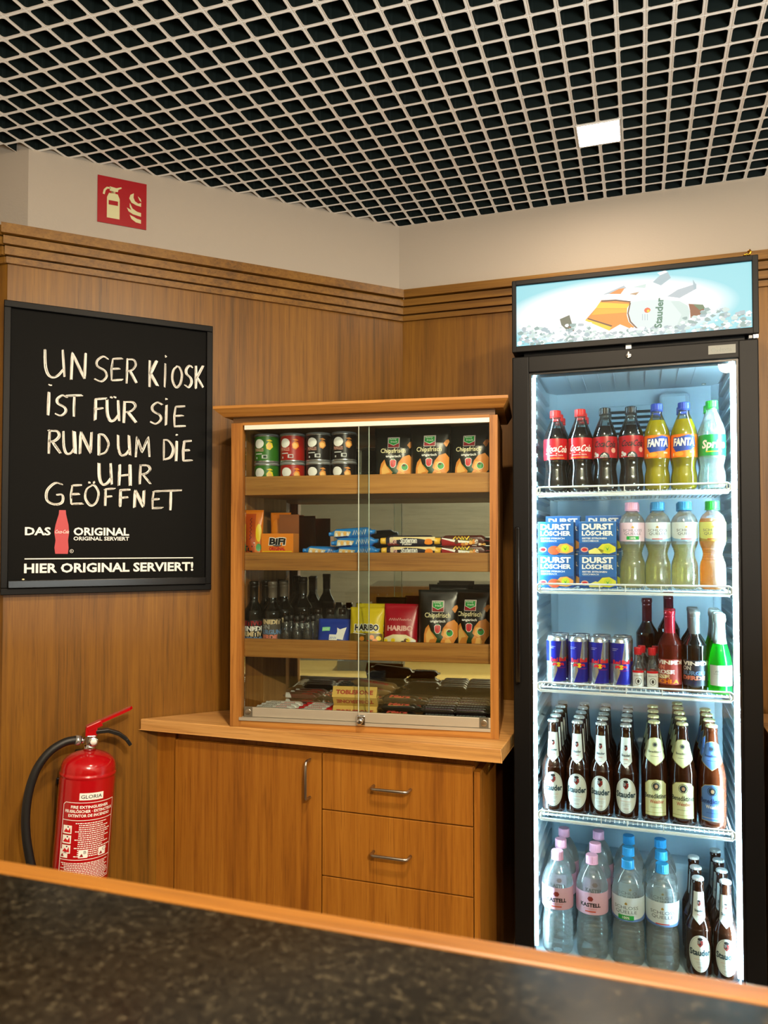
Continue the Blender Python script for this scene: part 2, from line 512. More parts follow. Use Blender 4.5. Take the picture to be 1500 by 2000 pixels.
# open-cell ceiling: square openings with rounded corners, dark blades above
P = .0625; gx0 = .0231 - 33 * P
g = MB(); vs = []; fw = []; fb = []
hb = P / 2; ho = P / 2 - .0050; rc = .006; hi = P / 2 - .0018
ring = []
for sx, sy, a0 in ((1, 1, 0), (-1, 1, 90), (-1, -1, 180), (1, -1, 270)):
    for d in (0, 45, 90):
        a1 = R(a0 + d)
        ring.append((sx * (ho - rc) + rc * math.cos(a1), sy * (ho - rc) + rc * math.sin(a1)))
sq = lambda h: [(sx * h if abs(x) > ho - rc - 1e-6 else x, sy * h if abs(y) > ho - rc - 1e-6 else y) for (x, y), sx, sy in [(q, (1 if q[0] > 0 else -1), (1 if q[1] > 0 else -1)) for q in ring]]
ob, mid = sq(hb), sq(hi)
LAMP = (-.1019, WY - 7 * P)
for i in range(-1, 62):
    for j in range(-1, 32):
        cx = gx0 + (i + .5) * P; cy = WY - (j + .5) * P
        if cx - cy < -3.544 - .02 and cx < e.x + .1 and cx - cy < -3.62: continue
        if abs(cx - LAMP[0]) < P and abs(cy - LAMP[1]) < P: continue
        o = len(vs); n = 12
        for pts, z in ((ob, .0011), (mid, 0), (ring, 0), (ring, .045)):
            vs += [(cx + x, cy + y, CEIL + z) for x, y in pts]
        for k in range(n):
            q = (k + 1) % n
            fw.append((o + k, o + q, o + n + q, o + n + k)); fw.append((o + n + k, o + n + q, o + 2 * n + q, o + 2 * n + k))
            fb.append((o + 2 * n + k, o + 2 * n + q, o + 3 * n + q, o + 3 * n + k))
g.add(vs, fw, GRIDM); g.add(vs, fb, BLADEM)
struct(g, 'ceiling')
struct(MB().box(-2.7, 3.3, -3.3, 3.0, 2.80, 2.85, VOIDM), 'ceiling_slab')
struct(MB().box(-2.7, 3.3, -3.3, WY - 32 * P - .05, CEIL, CEIL + .02, mat('ceiling_boards', 'd9d2c4', .8)), 'ceiling_boards')

# the square lamp recessed into the grid
t = thing('ceiling_light', 'small square glowing lamp set into the white ceiling grid', 'ceiling light', (LAMP[0], LAMP[1], CEIL))
fr = MB()
for x0, x1, y0, y1 in ((-.0615, .0615, -.0615, -.0575), (-.0615, .0615, .0575, .0615), (-.0615, -.0575, -.0575, .0575), (.0575, .0615, -.0575, .0575)):
    fr.box(x0, x1, y0, y1, -.002, .05, GRIDM)
fr.box(-.0615, .0615, -.0615, .0615, .046, .05, GRIDM)
fr.build('frame', t)
MB().box(-.0573, .0573, -.0573, .0573, .0, .004, mat('lamp_glow', (1, .86, .66), .4, emit=105)).build('diffuser', t)

# fire extinguisher sign on the plaster
sg = thing('safety_sign', 'red square sign with extinguisher and flame symbol on the pale wall', 'sign')
A = Art(); D = .148
A.rect(0, D, 0, D, mat('sign_red', 'a8121c', .35), 0)
SGC = mat('sign_cream', 'dcd6a4', .4)
A.poly([(.028, .018), (.066, .018), (.066, .083), (.060, .097), (.034, .097), (.028, .083)], SGC)
A.rect(.033, .061, .060, .074, mat('sign_red', 'a8121c'), 2)
A.rect(.041, .053, .097, .106, SGC)
A.poly([(.036, .104), (.060, .104), (.062, .112), (.072, .118), (.070, .122), (.056, .116), (.036, .118)], SGC)
A.line([(.038, .113), (.028, .112), (.021, .104), (.018, .090)], .006, SGC, 1)
for fl in ([(482, 700), (470, 708), (466, 722), (474, 736), (492, 743), (508, 745), (508, 731), (498, 735), (486, 728), (481, 716)],
           [(458, 757), (464, 770), (480, 778), (508, 782), (508, 768), (494, 766), (478, 757), (468, 738), (468, 752), (474, 764)],
           [(468, 782), (474, 796), (490, 806), (508, 808), (508, 794), (494, 792), (480, 786)]):
    A.poly([((x - 357) * .00087, (826 - y) * .00087 + .001) for x, y in fl], SGC)
A.poly([((x - 357) * .00087, (826 - y) * .00087 + .001) for x, y in [(496, 708), (506, 716), (509, 728), (502, 722)]], SGC)
pl = MB().box(0, D, -.002, 0, 0, D, mat('sign_red', 'a8121c'))
pl.build('plate', sg)
MB().art(A, on_front(-.002), 1).build('symbol', sg)
sg.location = LP @ Vector((-.951 - .115, -.002, 2.311)); sg.rotation_euler = (0, 0, R(45))

# ================================================================== chalkboard on the angled panelling
BX0, BX1, BZ0, BZ1 = -1.283, -.691, 1.160, 1.993        # local x = -t
bd = thing('chalkboard', 'black framed chalkboard with handwritten opening notice on the wood wall', 'chalkboard')
bd.matrix_world = LM @ Matrix.Translation((BX0, 0, BZ0))
w, h = BX1 - BX0, BZ1 - BZ0
FRM = mat('board_frame', '080808', .45, spec=.15); SLATE = mat('board_slate', '0a0a09', .6, spec=.08)
fr = MB(); q = .019
fr.box(0, w, -.024, -.001, 0, q, FRM, .002); fr.box(0, w, -.024, -.001, h - q, h, FRM, .002)
fr.box(0, q, -.024, -.001, q, h - q, FRM, .002); fr.box(w - q, w, -.024, -.001, q, h - q, FRM, .002)
fr.build('frame', bd)
MB().box(q, w - q, -.012, -.001, q, h - q, SLATE).build('panel', bd)
lg = MB().box(q, w - q, -.034, -.012, q, q + .022, mat('board_ledge', '161616', .2, spec=.25), .002)
lg.build('ledge', bd)
MB().lathe([(0, 0), (.0035, .001), (.0035, .004), (0, .005)], CREAM, 8, Matrix.Translation((.058, -.026, q + .022))).build('chalk_crumb', bd)
# pixel grid of the close-up -> board metres
def bp(x, y):
    u = (x - 20) / 1280
    top = 88 + 140 * u; bot = 1890 - 40 * u
    return (u * w, h * (1 - (y - top) / (bot - top)))
CHALK = mat('chalk_white', 'f1efe8', .8); CHALK2 = mat('chalk_white_thin', 'c9c5bb', .8)
GL = {'U': [[(0, 1), (.04, .35), (.25, .02), (.6, .05), (.9, .3)], [(.82, 1), (.92, .02)]],
      'N': [[(.05, 0), (.1, 1), (.8, .05), (.85, 1)]],
      'S': [[(.95, .9), (.6, 1), (.2, .82), (.25, .6), (.75, .42), (.85, .2), (.5, .0), (.05, .1)]],
      'E': [[(.2, .97), (.1, .5), (.12, .02)], [(.2, .97), (.95, 1)], [(.12, .52), (.75, .55)], [(.12, .02), (1, .05)]],
      'R': [[(.1, 0), (.15, 1)], [(.1, .96), (.7, .95), (.9, .75), (.6, .55), (.2, .5)], [(.35, .5), (.95, .02)]],
      'K': [[(.12, 0), (.12, 1)], [(.85, 1), (.18, .5)], [(.2, .52), (.95, .05)]],
      'i': [[(.5, .75), (.4, 0)], [(.55, .96), (.6, 1)]],
      'O': [[(.55, 1), (.15, .8), (.05, .35), (.4, .0), (.8, .15), (.95, .6), (.7, .95), (.45, 1)]],
      'T': [[(0, .96), (1, 1)], [(.52, .97), (.5, 0)]],
      'F': [[(.15, 0), (.18, .98)], [(.15, .96), (1, 1)], [(.15, .5), (.8, .56)]],
      'D': [[(.1, .98), (.1, 0)], [(.05, .97), (.55, .92), (.95, .55), (.7, .15), (.08, .02)]],
      'M': [[(.05, 0), (.12, 1), (.45, .25), (.85, 1), (.95, .02)]],
      'H': [[(.15, 1), (.1, 0)], [(.1, .45), (.9, .52)], [(.88, 1), (.92, 0)]],
      'G': [[(.9, .95), (.5, 1), (.1, .65), (.1, .2), (.5, .0), (.9, .1), (.92, .45), (.6, .45)]]}
UML = [[(.3, 1.1), (.33, 1.17)], [(.62, 1.1), (.66, 1.17)]]
HAND = [('U', 255, 375, 385, 555), ('N', 400, 505, 400, 565), ('S', 540, 630, 420, 575), ('E', 640, 715, 430, 570), ('R', 735, 805, 430, 585),
        ('K', 880, 940, 440, 605), ('i', 972, 1005, 410, 605), ('O', 1030, 1100, 475, 605), ('S', 1118, 1172, 470, 605), ('K', 1187, 1245, 470, 610),
        ('i', 262, 300, 600, 790), ('S', 310, 385, 665, 790), ('T', 375, 470, 662, 795), ('F', 537, 615, 680, 815), ('Ü', 620, 702, 690, 820), ('R', 718, 805, 695, 830),
        ('S', 888, 972, 700, 832), ('i', 980, 1012, 675, 840), ('E', 1040, 1125, 722, 850),
        ('R', 272, 350, 880, 1025), ('U', 366, 440, 885, 1025), ('N', 455, 540, 890, 1025), ('D', 570, 637, 897, 1030), ('U', 690, 770, 905, 1030), ('M', 800, 897, 915, 1040),
        ('D', 975, 1045, 927, 1055), ('i', 1048, 1082, 895, 1060), ('E', 1100, 1170, 935, 1062),
        ('U', 578, 660, 1080, 1212), ('H', 695, 775, 1085, 1215), ('R', 820, 900, 1085, 1205),
        ('G', 262, 370, 1205, 1335), ('E', 405, 480, 1215, 1335), ('Ö', 492, 580, 1215, 1340), ('F', 606, 672, 1235, 1340), ('F', 700, 772, 1240, 1345), ('N', 792, 866, 1245, 1350),
        ('E', 905, 975, 1247, 1355), ('T', 965, 1095, 1242, 1365)]
A = Art(); rnd = random.Random(4)
def dense(pts, n=5):
    return [(pts[i][0] + (pts[i + 1][0] - pts[i][0]) * k / n, pts[i][1] + (pts[i + 1][1] - pts[i][1]) * k / n) for i in range(len(pts) - 1) for k in range(n)] + [pts[-1]]
def curve(pts):
    out = []
    for i in range(len(pts) - 1):
        p0, p1, p2, p3 = pts[max(i - 1, 0)], pts[i], pts[i + 1], pts[min(i + 2, len(pts) - 1)]
        for k in range(4):
            t = k / 4
            out.append(tuple(.5 * (2 * b + (c - a) * t + (2 * a - 5 * b + 4 * c - d) * t * t + (3 * b - a - 3 * c + d) * t ** 3) for a, b, c, d in zip(p0, p1, p2, p3)))
    return out + [pts[-1]]
for chx, x0, x1, y0, y1 in HAND:
    base = {'Ü': 'U', 'Ö': 'O'}.get(chx, chx)
    strokes = GL[base] + (UML if chx in 'ÜÖ' else [])
    for st in strokes:
        pts = curve(st) if base in 'SOUGDR' and len(st) > 3 else dense(st)
        for rep in range(3):
            jx, jy = rnd.uniform(-9, 9) * (rep > 0), rnd.uniform(-4, 4) * (rep > 0)
            P2 = [bp(x0 + (x1 - x0) * u + jx, y1 - (y1 - y0) * v + jy) for u, v in pts]
            n = len(P2); wd = [(.0052 if rep == 0 else .0028) * (.7 + .5 * math.sin(PI * min(i + .6, n - .4) / n)) for i in range(n)]
            A.line(P2, wd, CHALK if rep != 1 else CHALK2, 1)
MB().art(A, on_front(-.012)).build('handwriting', bd)
A = Art()
def brow(t, x0, x1, y0, y1, bold):
    p, q = bp(x0, y1), bp(x1, y1); hh = bp(x0, y0)[1] - p[1]
    A.text(t, p[0], p[1], hh, WHITE, 'l', bold, w=q[0] - p[0])
brow('DAS', 152, 298, 1477, 1523, .03); brow('ORIGINAL', 430, 766, 1477, 1522, .03)
brow('ORIGINAL SERVIERT', 430, 766, 1532, 1554, .02); brow('HIER ORIGINAL SERVIERT!', 150, 1182, 1700, 1754, .03)
p, q = bp(152, 1670), bp(1180, 1655); A.rect(p[0], q[0], p[1] - .0012, p[1] + .0018, WHITE)
BR = mat('board_bottle_red', 'b8323a', .5)
sil = [(345, 1370), (383, 1370), (385, 1395), (400, 1460), (404, 1505), (398, 1555), (402, 1600), (398, 1637), (325, 1637), (320, 1600), (326, 1555), (318, 1505), (325, 1460), (343, 1395)]
A.poly([bp(*s) for s in sil], BR, 1)
p = bp(361, 1512); A.text('Coca-Cola', p[0], p[1], .010, WHITE, 'c', 0, w=.037, shear=.3, lay=2)
p = bp(420, 1620); A.ring(p[0], p[1], .0052, .0052, .0009, WHITE); A.text('R', p[0], p[1] - .0022, .0045, WHITE)
MB().art(A, on_front(-.012)).build('print', bd)

# ================================================================== fire extinguisher hung on the angled wall
fx = thing('fire_extinguisher', 'red fire extinguisher with black hose hanging on the wood wall', 'fire extinguisher')
fx.matrix_world = LM @ Matrix.Translation((-1.077, -.10, .315)) @ Matrix.Rotation(R(3.6), 4, 'Y')
REDG = mat('extinguisher_red', 'a80d14', .16, coat=.4)
body = smooth_prof([(0, 0), (.052, .0), (.070, .008), (.0745, .03), (.0745, .30), (.0745, .345)], 3) + [(.0758, .347), (.0758, .352), (.0742, .354)] + smooth_prof([(.0735, .356), (.0725, .369), (.066, .385), (.048, .399), (.025, .407), (.016, .409)], 3)
MB().lathe(body, REDG, 40).build('cylinder', fx)
MB().lathe([(.017, .408), (.017, .424), (.013, .426), (.013, .445)], CHROME, 20).box(-.012, .014, -.012, .012, .424, .452, CHROME, .003).build('valve', fx)
gg = MB().lathe([(.0135, 0), (.0135, .008), (.011, .010), (0, .010)], CHROME, 20, Matrix.Translation((.006, -.012, .436)) @ Matrix.Rotation(R(90), 4, 'X'))
gg.lathe([(0, .0102), (.0088, .0102), (.0088, .0106), (0, .0106)], WHITE, 16, Matrix.Translation((.006, -.012, .436)) @ Matrix.Rotation(R(90), 4, 'X')).build('gauge', fx)
lv = MB()
lv.box(-.016, .016, -.011, .011, .448, .474, REDG, .003)
Mx = Matrix.Translation((-.008, 0, .474)) @ Matrix.Rotation(R(-24), 4, 'Y')
lv.box(-.006, .036, -.0125, .0125, -.012, .005, REDG, .002, M=Mx)
lv.prism([(.03, -.011), (.118, -.010), (.126, 0), (.118, .010), (.03, .011)], -.004, .004, REDG, M=Mx)
lv.build('top_lever', fx)
hd = MB(); hp = [(.012, 0, .460), (.045, 0, .462), (.075, 0, .452), (.096, 0, .436), (.108, 0, .420)]
for (x0, _, z0), (x1, _, z1) in zip(hp, hp[1:]):
    L = math.hypot(x1 - x0, z1 - z0); a = -math.atan2(z1 - z0, x1 - x0)
    hd.box(0, L + .002, -.012, .012, -.005, .005, BLACKP, .0015, M=Matrix.Translation((x0, 0, z0)) @ Matrix.Rotation(a, 4, 'Y'))
hd.build('carry_handle', fx)
hs = [(-.026, -.004, .438), (-.045, -.006, .440), (-.072, -.008, .434), (-.105, -.01, .412), (-.132, -.012, .372), (-.147, -.012, .32), (-.152, -.012, .26), (-.148, -.012, .20), (-.136, -.012, .14), (-.122, -.012, .09), (-.106, -.012, .045), (-.096, -.01, .005)]
hose = MB().tube([tuple(p) for p in curve([(x, y, z) for x, y, z in hs])], .0115, RUBBER, 12)
ho_ = hose.build('hose', fx)
MB().tube([(-.016, -.004, .437), (-.028, -.004, .438)], .008, CHROME, 12).tube([(-.028, -.004, .438), (-.041, -.0055, .4395)], .0135, SILV, 14).build('hose_coupling', fx)
MB().tube([(-.0965, -.01, .010), (-.090, -.01, -.05)], [.014, .011], BLACKP, 12).build('nozzle', fx)
MB().box(-.03, .03, .072, .0985, .25, .39, BLACKP, .003).box(-.076, .076, .068, .078, .30, .318, BLACKP, .003).build('wall_bracket', fx)
A = Art(); lr = .0746
A.rect(-.024, .030, .292, .311, WHITE, 1); A.text('GLORIA', .003, .2965, .0095, BLACK, 'c', .01, w=.047, lay=2)
x0, x1, y0, y1 = -.062, .064, .075, .285
for pts in ([(x0 + .006, y1), (x1, y1 + .0)], [(x0, y0), (x0, y1 - .006), (x0 + .006, y1)], [(x1, y1), (x1, y0)], [(x0, y0), (x1, y0)], [(x0, .238), (x1, .238)], [(x0, .133), (x1, .133)]):
    A.line(dense(pts, 10), .0016, WHITE, 1)
for k, s in enumerate(('FIRE EXTINGUISHER', 'FEUERLÖSCHER · EXTINCTEUR', 'EXTINTOR DE INCENDIO')):
    A.text(s, .002, .270 - k * .0115, .0072, WHITE, 'c', .03, w=(.088, .116, .098)[k])
rn = random.Random(9)
def scribble(xa, xb, y, hh):
    x = xa
    while x < xb:
        l = rn.uniform(.002, .007); A.rect(x, min(x + l, xb), y, y + hh, WHITE, 1); x += l + .0012
for k in range(17): scribble(-.028 + (.008 if k % 4 else 0), rn.uniform(.030, .060), .229 - k * .0055, .0026)
for k in range(11): scribble(-.058 + rn.uniform(0, .012), .060 - rn.uniform(0, .014), .123 - k * .0044, .0022)
for k in range(3):
    z = .212 - k * .026
    A.rect(-.058, -.036, z - .010, z + .012, WHITE, 1); A.poly([(-.056, z - .006), (-.050, z + .004), (-.044, z - .002), (-.040, z + .008), (-.038, z - .007)], RED, 2); A.ell(-.045, z + .008, .002, .002, BLACK, 2, 10)
for k, s in enumerate('ABC'):
    xx = -.054 + k * .045; A.rect(xx - .008, xx + .012, .138, .160, WHITE, 1); A.text(s, xx + .006, .149, .008, BLACK, lay=2); A.poly([(xx - .006, .141), (xx - .001, .150), (xx + .003, .141)], DRED, 2)
lw_ = on_cyl(lr)
MB().art(A, lambda x, y, l: lw_((x - .001) * 1.17 + .004, y, l)).build('label', fx)

# ================================================================== base cabinet, worktop
ZT = .777; YF = 1.995
cb = thing('base_cabinet', 'oak base cabinet with one door and three drawers below the worktop', 'cabinet')
cr_ = MB()
cr_.prism([(-1.336, YF + .022), (-.42, YF + .022), (-.42, 2.56), (-.825, 2.56), (-1.336, 2.055)], .08, ZT - .034, OAKD)
cr_.prism([(-1.30, YF + .06), (-.45, YF + .06), (-.45, 2.4), (-.96, 2.4)], 0, .08, DARKV)
cr_.build('carcass', cb)
MB().box(-.418, -.402, YF, 2.56, 0, ZT - .072, OAKD).build('side_panel', cb)
MB().box(-1.401, -1.337, YF + .012, YF + .021, 0, ZT - .034, OAKD).build('filler_strip', cb)
def bow(mb, a, b, out, r=.0042):
    a, b = Vector(a), Vector(b); o = Vector((0, -out, 0)); d = (b - a).normalized()
    mb.tube([a, a + o * .7, a + o * .93 + d * out * .12, a + o + d * out * .35, b + o - d * out * .35, b + o * .93 - d * out * .12, b + o * .7, b], r, STEEL, 10)
    return mb
dr = MB().box(-1.330, -.853, YF, YF + .020, .09, .716, OAKD, .0015).build('door', cb)
bow(MB(), (-.888, YF, .696), (-.888, YF, .590), .030).build('handle', dr)
for z0, z1, zh in ((.5615, .716, .641), (.3785, .5585, .463), (.09, .3755, .27)):
    d = MB().box(-.850, -.421, YF, YF + .020, z0, z1, OAKD, .0015).build('drawer', cb)
    bow(MB(), (-.697, YF, zh), (-.592, YF, zh), .030).build('handle', d)
wt = MB()
wt.prism([(-1.433, 1.966), (-.341, 1.966), (-.330, 2.598), (-.815, 2.598)], ZT - .033, ZT, OAKT)
wtb = wt.build('worktop')
m_ = wtb.modifiers.new('soft_edge', 'BEVEL'); m_.width = .0025; m_.segments = 2; m_.limit_method = 'ANGLE'
tag(wtb, 'thick oak worktop on the base cabinet in the corner', 'worktop')

# ================================================================== display case
DK = .9627; DO = Vector((-1.127, 1.965, ZT + .0005)); DA = R(7.2)
DM = Matrix.Translation(DO) @ Matrix.Rotation(DA, 4, 'Z') @ Matrix.Scale(DK, 4)
def disp(u, d, z): return DM @ Vector((u, d, z))
dc = thing('display_case', 'oak snack display case with sliding glass doors and mirrored back', 'display case', DO, DA, scale=DK)
MB().prism([(0, 0), (.036, 0), (.036, .029), (.010, .030), (.035, .190), (.018, .192), (-.004, .03)], 0, .912, OAKC).build('side_panel', dc)
MB().box(.776, .799, 0, .31, 0, .912, OAKC).build('side_panel', dc)
MB().prism([(.019, .1925), (.0355, .191), (.078, .288), (.066, .300)], 0, .912, wood('case_inner_panel', '6b4a28', '8a6236', '9d7444', 'z', seed=2)).build('corner_panel', dc)
MB().prism([(.036, .0), (.776, .0), (.776, .30), (.077, .30), (.036, .20), (.036, .03)], 0, .020, OAKCX).build('base', dc)
MB().prism([(.036, .0), (.776, .0), (.776, .30), (.077, .30), (.036, .20), (.036, .03)], .905, .913, OAKCX).build('top_rail', dc)
tb = MB()
pr = [(-.045, -.036), (.830, -.036), (.830, .305), (.072, .305), (-.028, .17)]
lo = [(-.020, -.012), (.816, -.012), (.816, .305), (.076, .305), (-.012, .17)]
n = 5
vs = [(x, y, .930) for x, y in lo] + [(x, y, .952) for x, y in pr] + [(x, y, .960) for x, y in pr]
fs = [[0, 4, 3, 2, 1], [10, 11, 12, 13, 14]] + [[k * 5 + i, k * 5 + (i + 1) % 5, (k + 1) * 5 + (i + 1) % 5, (k + 1) * 5 + i] for k in (0, 1) for i in range(5)]
tb.add(vs, fs, OAKCX)
tb.prism([(.004, .004), (.792, .004), (.792, .30), (.077, .30), (.018, .19)], .913, .930, wood('case_frieze', '4a3218', '5d3f20', '6b4a28', 'x'))
tb.build('top_board', dc)
MB().box(.077, .776, .288, .294, .02, .905, MIRR).build('mirror_back', dc)
for zs, zl in ((.695, .751), (.468, .521), (.207, .261)):
    s = MB().prism([(.0125, .034), (.776, .034), (.776, .286), (.079, .286), (.0365, .189)], zs, zs + .012, OAKCX).build('shelf', dc)
    MB().box(.0365, .7755, .018, .034, zs - .001, zl, OAKCX, .002).build('shelf_lip', s)
tr = MB().box(.042, .776, -.001, .014, .8915, .9045, mat('white_rail', 'd9d4c8', .4))
tr.build('top_track', dc)
MB().box(.030, .776, -.004, .016, .020, .029, ALU).build('bottom_track', dc)
for u0, u1, y, dx in ((.042, .426, .0095, .056), (.395, .776, .0015, .758)):
    dd = MB().box(u0, u1, y, y + .004, .029, .893, PANE).build('glass_door', dc)
    MB().box(u0, u1, y - .003, y + .006, .030, .058, ALU, .001).build('door_rail', dd)
    pp = MB().box(dx - .013, dx + .013, y - .0042, y - .003, .030, .0585, mat('rail_plate', '8c8a80', .3, .8))
    pp.lathe([(.0092, 0), (.0092, .0012), (.0078, .0016), (0, .0016)], STEEL, 20, Matrix.Translation((dx, y - .0042, .044)) @ Matrix.Rotation(R(90), 4, 'X'))
    pp.build('corner_plate', dd)
    MB().box((u1 - .002) if u0 < .2 else u0, u1 if u0 < .2 else u0 + .0015, y - .0004, y + .0044, .058, .892, mat('glass_edge', 'c9d6c6', .3)).build('glass_edge', dd)
lk = MB().box(.393, .418, -.012, -.002, .022, .052, CHROME, .003)
lk.lathe([(.009, 0), (.009, .010), (.007, .012), (0, .012)], CHROME, 18, Matrix.Translation((.404, -.012, .036)) @ Matrix.Rotation(R(90), 4, 'X'))
lk.box(.4025, .4055, -.0246, -.0239, .032, .040, BLACK)
lk.build('lock', dc)

# ================================================================== bar counter the camera looks across
BZ = 1.07
bar = thing('bar_counter', 'bar counter with dark speckled granite top and wooden edge', 'counter')
MB().box(-.985, 2.2, -.25, .428, BZ - .03, BZ, GRAN).build('granite_top', bar)
ed = MB().box(-.985, 2.2, .4285, .446, BZ - .085, BZ + .001, wood('oak_bar_edge', '5c3812', '7a4e18', '8e6024', 'x'), .002)
for x in (-.93, -.88, .4): ed.lathe([(.004, 0), (.003, .001), (0, .0012)], CHROME, 10, Matrix.Translation((x, .446, BZ - .045)) @ Matrix.Rotation(R(-90), 4, 'X'))
ed.build('wood_edge', bar)
MB().box(-.97, 2.18, -.18, .40, 0, BZ - .03, OAKD).build('front_panel', bar)
dk = MB().prism([(-1.6, .405), (1.4, .405), (1.4, 1.02), (-1.25, 1.02), (-1.6, .8)], .62, .65, wood('pale_desk_top', 'c9a65c', 'dcbd74', 'e6cb88', 'x'))
for x in (-1.2, 1.2): dk.box(x - .02, x + .02, .45, .95, 0, .62, BLACKP)
o = dk.build('desk'); tag(o, 'pale wooden desk behind the bar seen in the case mirror', 'desk')
ty = thing('paper_tray', 'grey paper tray with white sheets mirrored behind the chocolate bars', 'tray', (-.95, .62, .6505))
tm = MB().box(-.17, .17, -.13, .13, 0, .004, GREY)
for a_ in ((-.17, .17, -.13, -.125), (-.17, .17, .125, .13), (-.17, -.165, -.125, .125), (.165, .17, -.125, .125)): tm.box(*a_, .004, .05, GREY)
tm.build('tray', ty)
MB().box(-.155, .155, -.115, .115, .0045, .012, WHITE).build('paper', ty)
# counter along the back wall past the fridge
sb = thing('side_counter', 'light oak side counter beyond the fridge on the back wall', 'counter')
MB().box(.33, 1.6, 2.05, 2.60, .76, .785, OAKT, .002).build('counter_top', sb)
MB().box(.35, 1.58, 2.09, 2.60, 0, .76, mat('pale_front', 'c6b49a', .5)).build('counter_front', sb)
gl = thing('glass_jar', 'clear glass jar on the side counter behind the fridge edge', 'jar', (.392, 2.33, .7855))
MB().lathe(smooth_prof([(.0, 0), (.036, .0), (.04, .01), (.042, .10), (.036, .125), (.033, .128)], 3), CLEARG, 24, cap=False).build('bowl', gl)
MB().lathe([(.035, .1285), (.037, .132), (.030, .142), (.008, .147), (.006, .150), (.009, .158), (0, .162)], CLEARG, 24).build('lid', gl)

# ================================================================== snack packs: shapes
def bag_shape(Wd, H, T, m, seed=0, fin=.011, base=.3):
    rn = random.Random(seed); ph = [rn.uniform(0, 6.28) for _ in range(6)]
    def t(u, v):
        a = max(0, 1 - abs(2 * u / Wd) ** 2.6); b = max(0, min(1, (H - fin - v) / (H * .5))) ** .55 * (base + (1 - base) * min(1, v / (H * .25)))
        wr = .0014 * (math.sin(70 * u + ph[0]) * math.sin(50 * v + ph[1]) + .8 * math.sin(120 * u + 60 * v + ph[2]))
        return T * a ** .6 * b + wr * a * b
    mb = MB(); nx, ny = 16, 18; vs = []; fs = []
    zig = [0, .0025]
    for sgn in (-1, 1):
        for j in range(ny + 1):
            v = H * j / ny
            for i in range(nx + 1):
                u = -Wd / 2 + Wd * i / nx
                vs.append((u * (1 - .04 * math.sin(PI * v / H)), sgn * (t(u, v) + .0006), v))
    k = (nx + 1) * (ny + 1)
    for j in range(ny):
        for i in range(nx):
            a = j * (nx + 1) + i
            fs.append((a, a + 1, a + nx + 2, a + nx + 1)); fs.append((k + a, k + a + nx + 1, k + a + nx + 2, k + a + 1))
    for i in range(nx): fs += [(i, k + i, k + i + 1, i + 1)]
    a = ny * (nx + 1)
    for i in range(nx): fs += [(a + i, a + i + 1, k + a + i + 1, k + a + i)]
    for j in range(ny):
        b = j * (nx + 1); fs += [(b, b + nx + 1, k + b + nx + 1, k + b)]; b += nx; fs += [(b, k + b, k + b + nx + 1, b + nx + 1)]
    mb.add(vs, fs, m, True)
    return mb, (lambda x, y, l: (x * (1 - .04 * math.sin(PI * max(0, min(1, y / H)))), -(t(x, y) + .0012 + EPS * l), y))
def bar_shape(L, Wd, H, m, fin=.010, finm=None, seed=0, fq=.12):
    """a flow-wrapped bar lying along x, its base at z = 0"""
    mb = MB(); n = 16; rn = random.Random(seed)
    st = [(-L / 2, fq * .9), (-L / 2 + fin, fq), (-L / 2 + fin + .004, .72), (-L / 2 + fin + .012, 1), (-L / 6, .97), (L / 6, 1.0), (L / 2 - fin - .012, 1), (L / 2 - fin - .004, .72), (L / 2 - fin, fq), (L / 2, fq * .9)]
    vs = []; fs = []
    def sec(th, q):
        c, s = math.cos(th), math.sin(th)
        return (math.copysign(abs(c) ** .6, c) * Wd / 2 * (1 if q > .5 else .96), H / 2 + math.copysign(abs(s) ** .6, s) * H / 2 * q)
    for x, q in st:
        for k in range(n):
            y, z = sec(2 * PI * k / n, q); vs.append((x + (.0015 if (q <= .1 and k % 2) else 0), y, z + rn.uniform(-.0004, .0004)))
    for i in range(len(st) - 1):
        for k in range(n):
            fs.append((i * n + k, i * n + (k + 1) % n, (i + 1) * n + (k + 1) % n, (i + 1) * n + k))
    fs += [list(range(n)), [(len(st) - 1) * n + k for k in range(n)]]
    if finm:
        e = [f for f in fs if all(j < 2 * n or j >= (len(st) - 2) * n for j in f)]
        mb.add(vs, [f for f in fs if f not in e], m, True); mb.add(vs, e, finm, True)
    else: mb.add(vs, fs, m, True)
    arc = .42 * (H + Wd)
    def fn(x, y, l):
        th = PI - (y / arc) * PI / 2
        c, s = math.cos(th), math.sin(th); o = .0007 + EPS * l
        return (x, math.copysign(abs(c) ** .6, c) * (Wd / 2 + o), H / 2 + math.copysign(abs(s) ** .6, s) * (H / 2 + o))
    return mb, fn, arc
def low(fn, arc, k=.5): return lambda x, y, l: fn(x, y - k * arc, l)
def put_disp(o, u, d, z, rz=0, rx=0, ry=0):
    o.matrix_world = DM @ Matrix.Translation((u, d, z)) @ Matrix.Rotation(rz, 4, 'Z') @ Matrix.Rotation(rx, 4, 'X') @ Matrix.Rotation(ry, 4, 'Y')
    return o
class Rep2(Repeat):
    def at(s, u, d, z, label, group=None, rz=0, rx=0, ry=0):
        o = s.put((0, 0, 0), label, group); put_disp(o, u, d, z, rz, rx, ry); return o

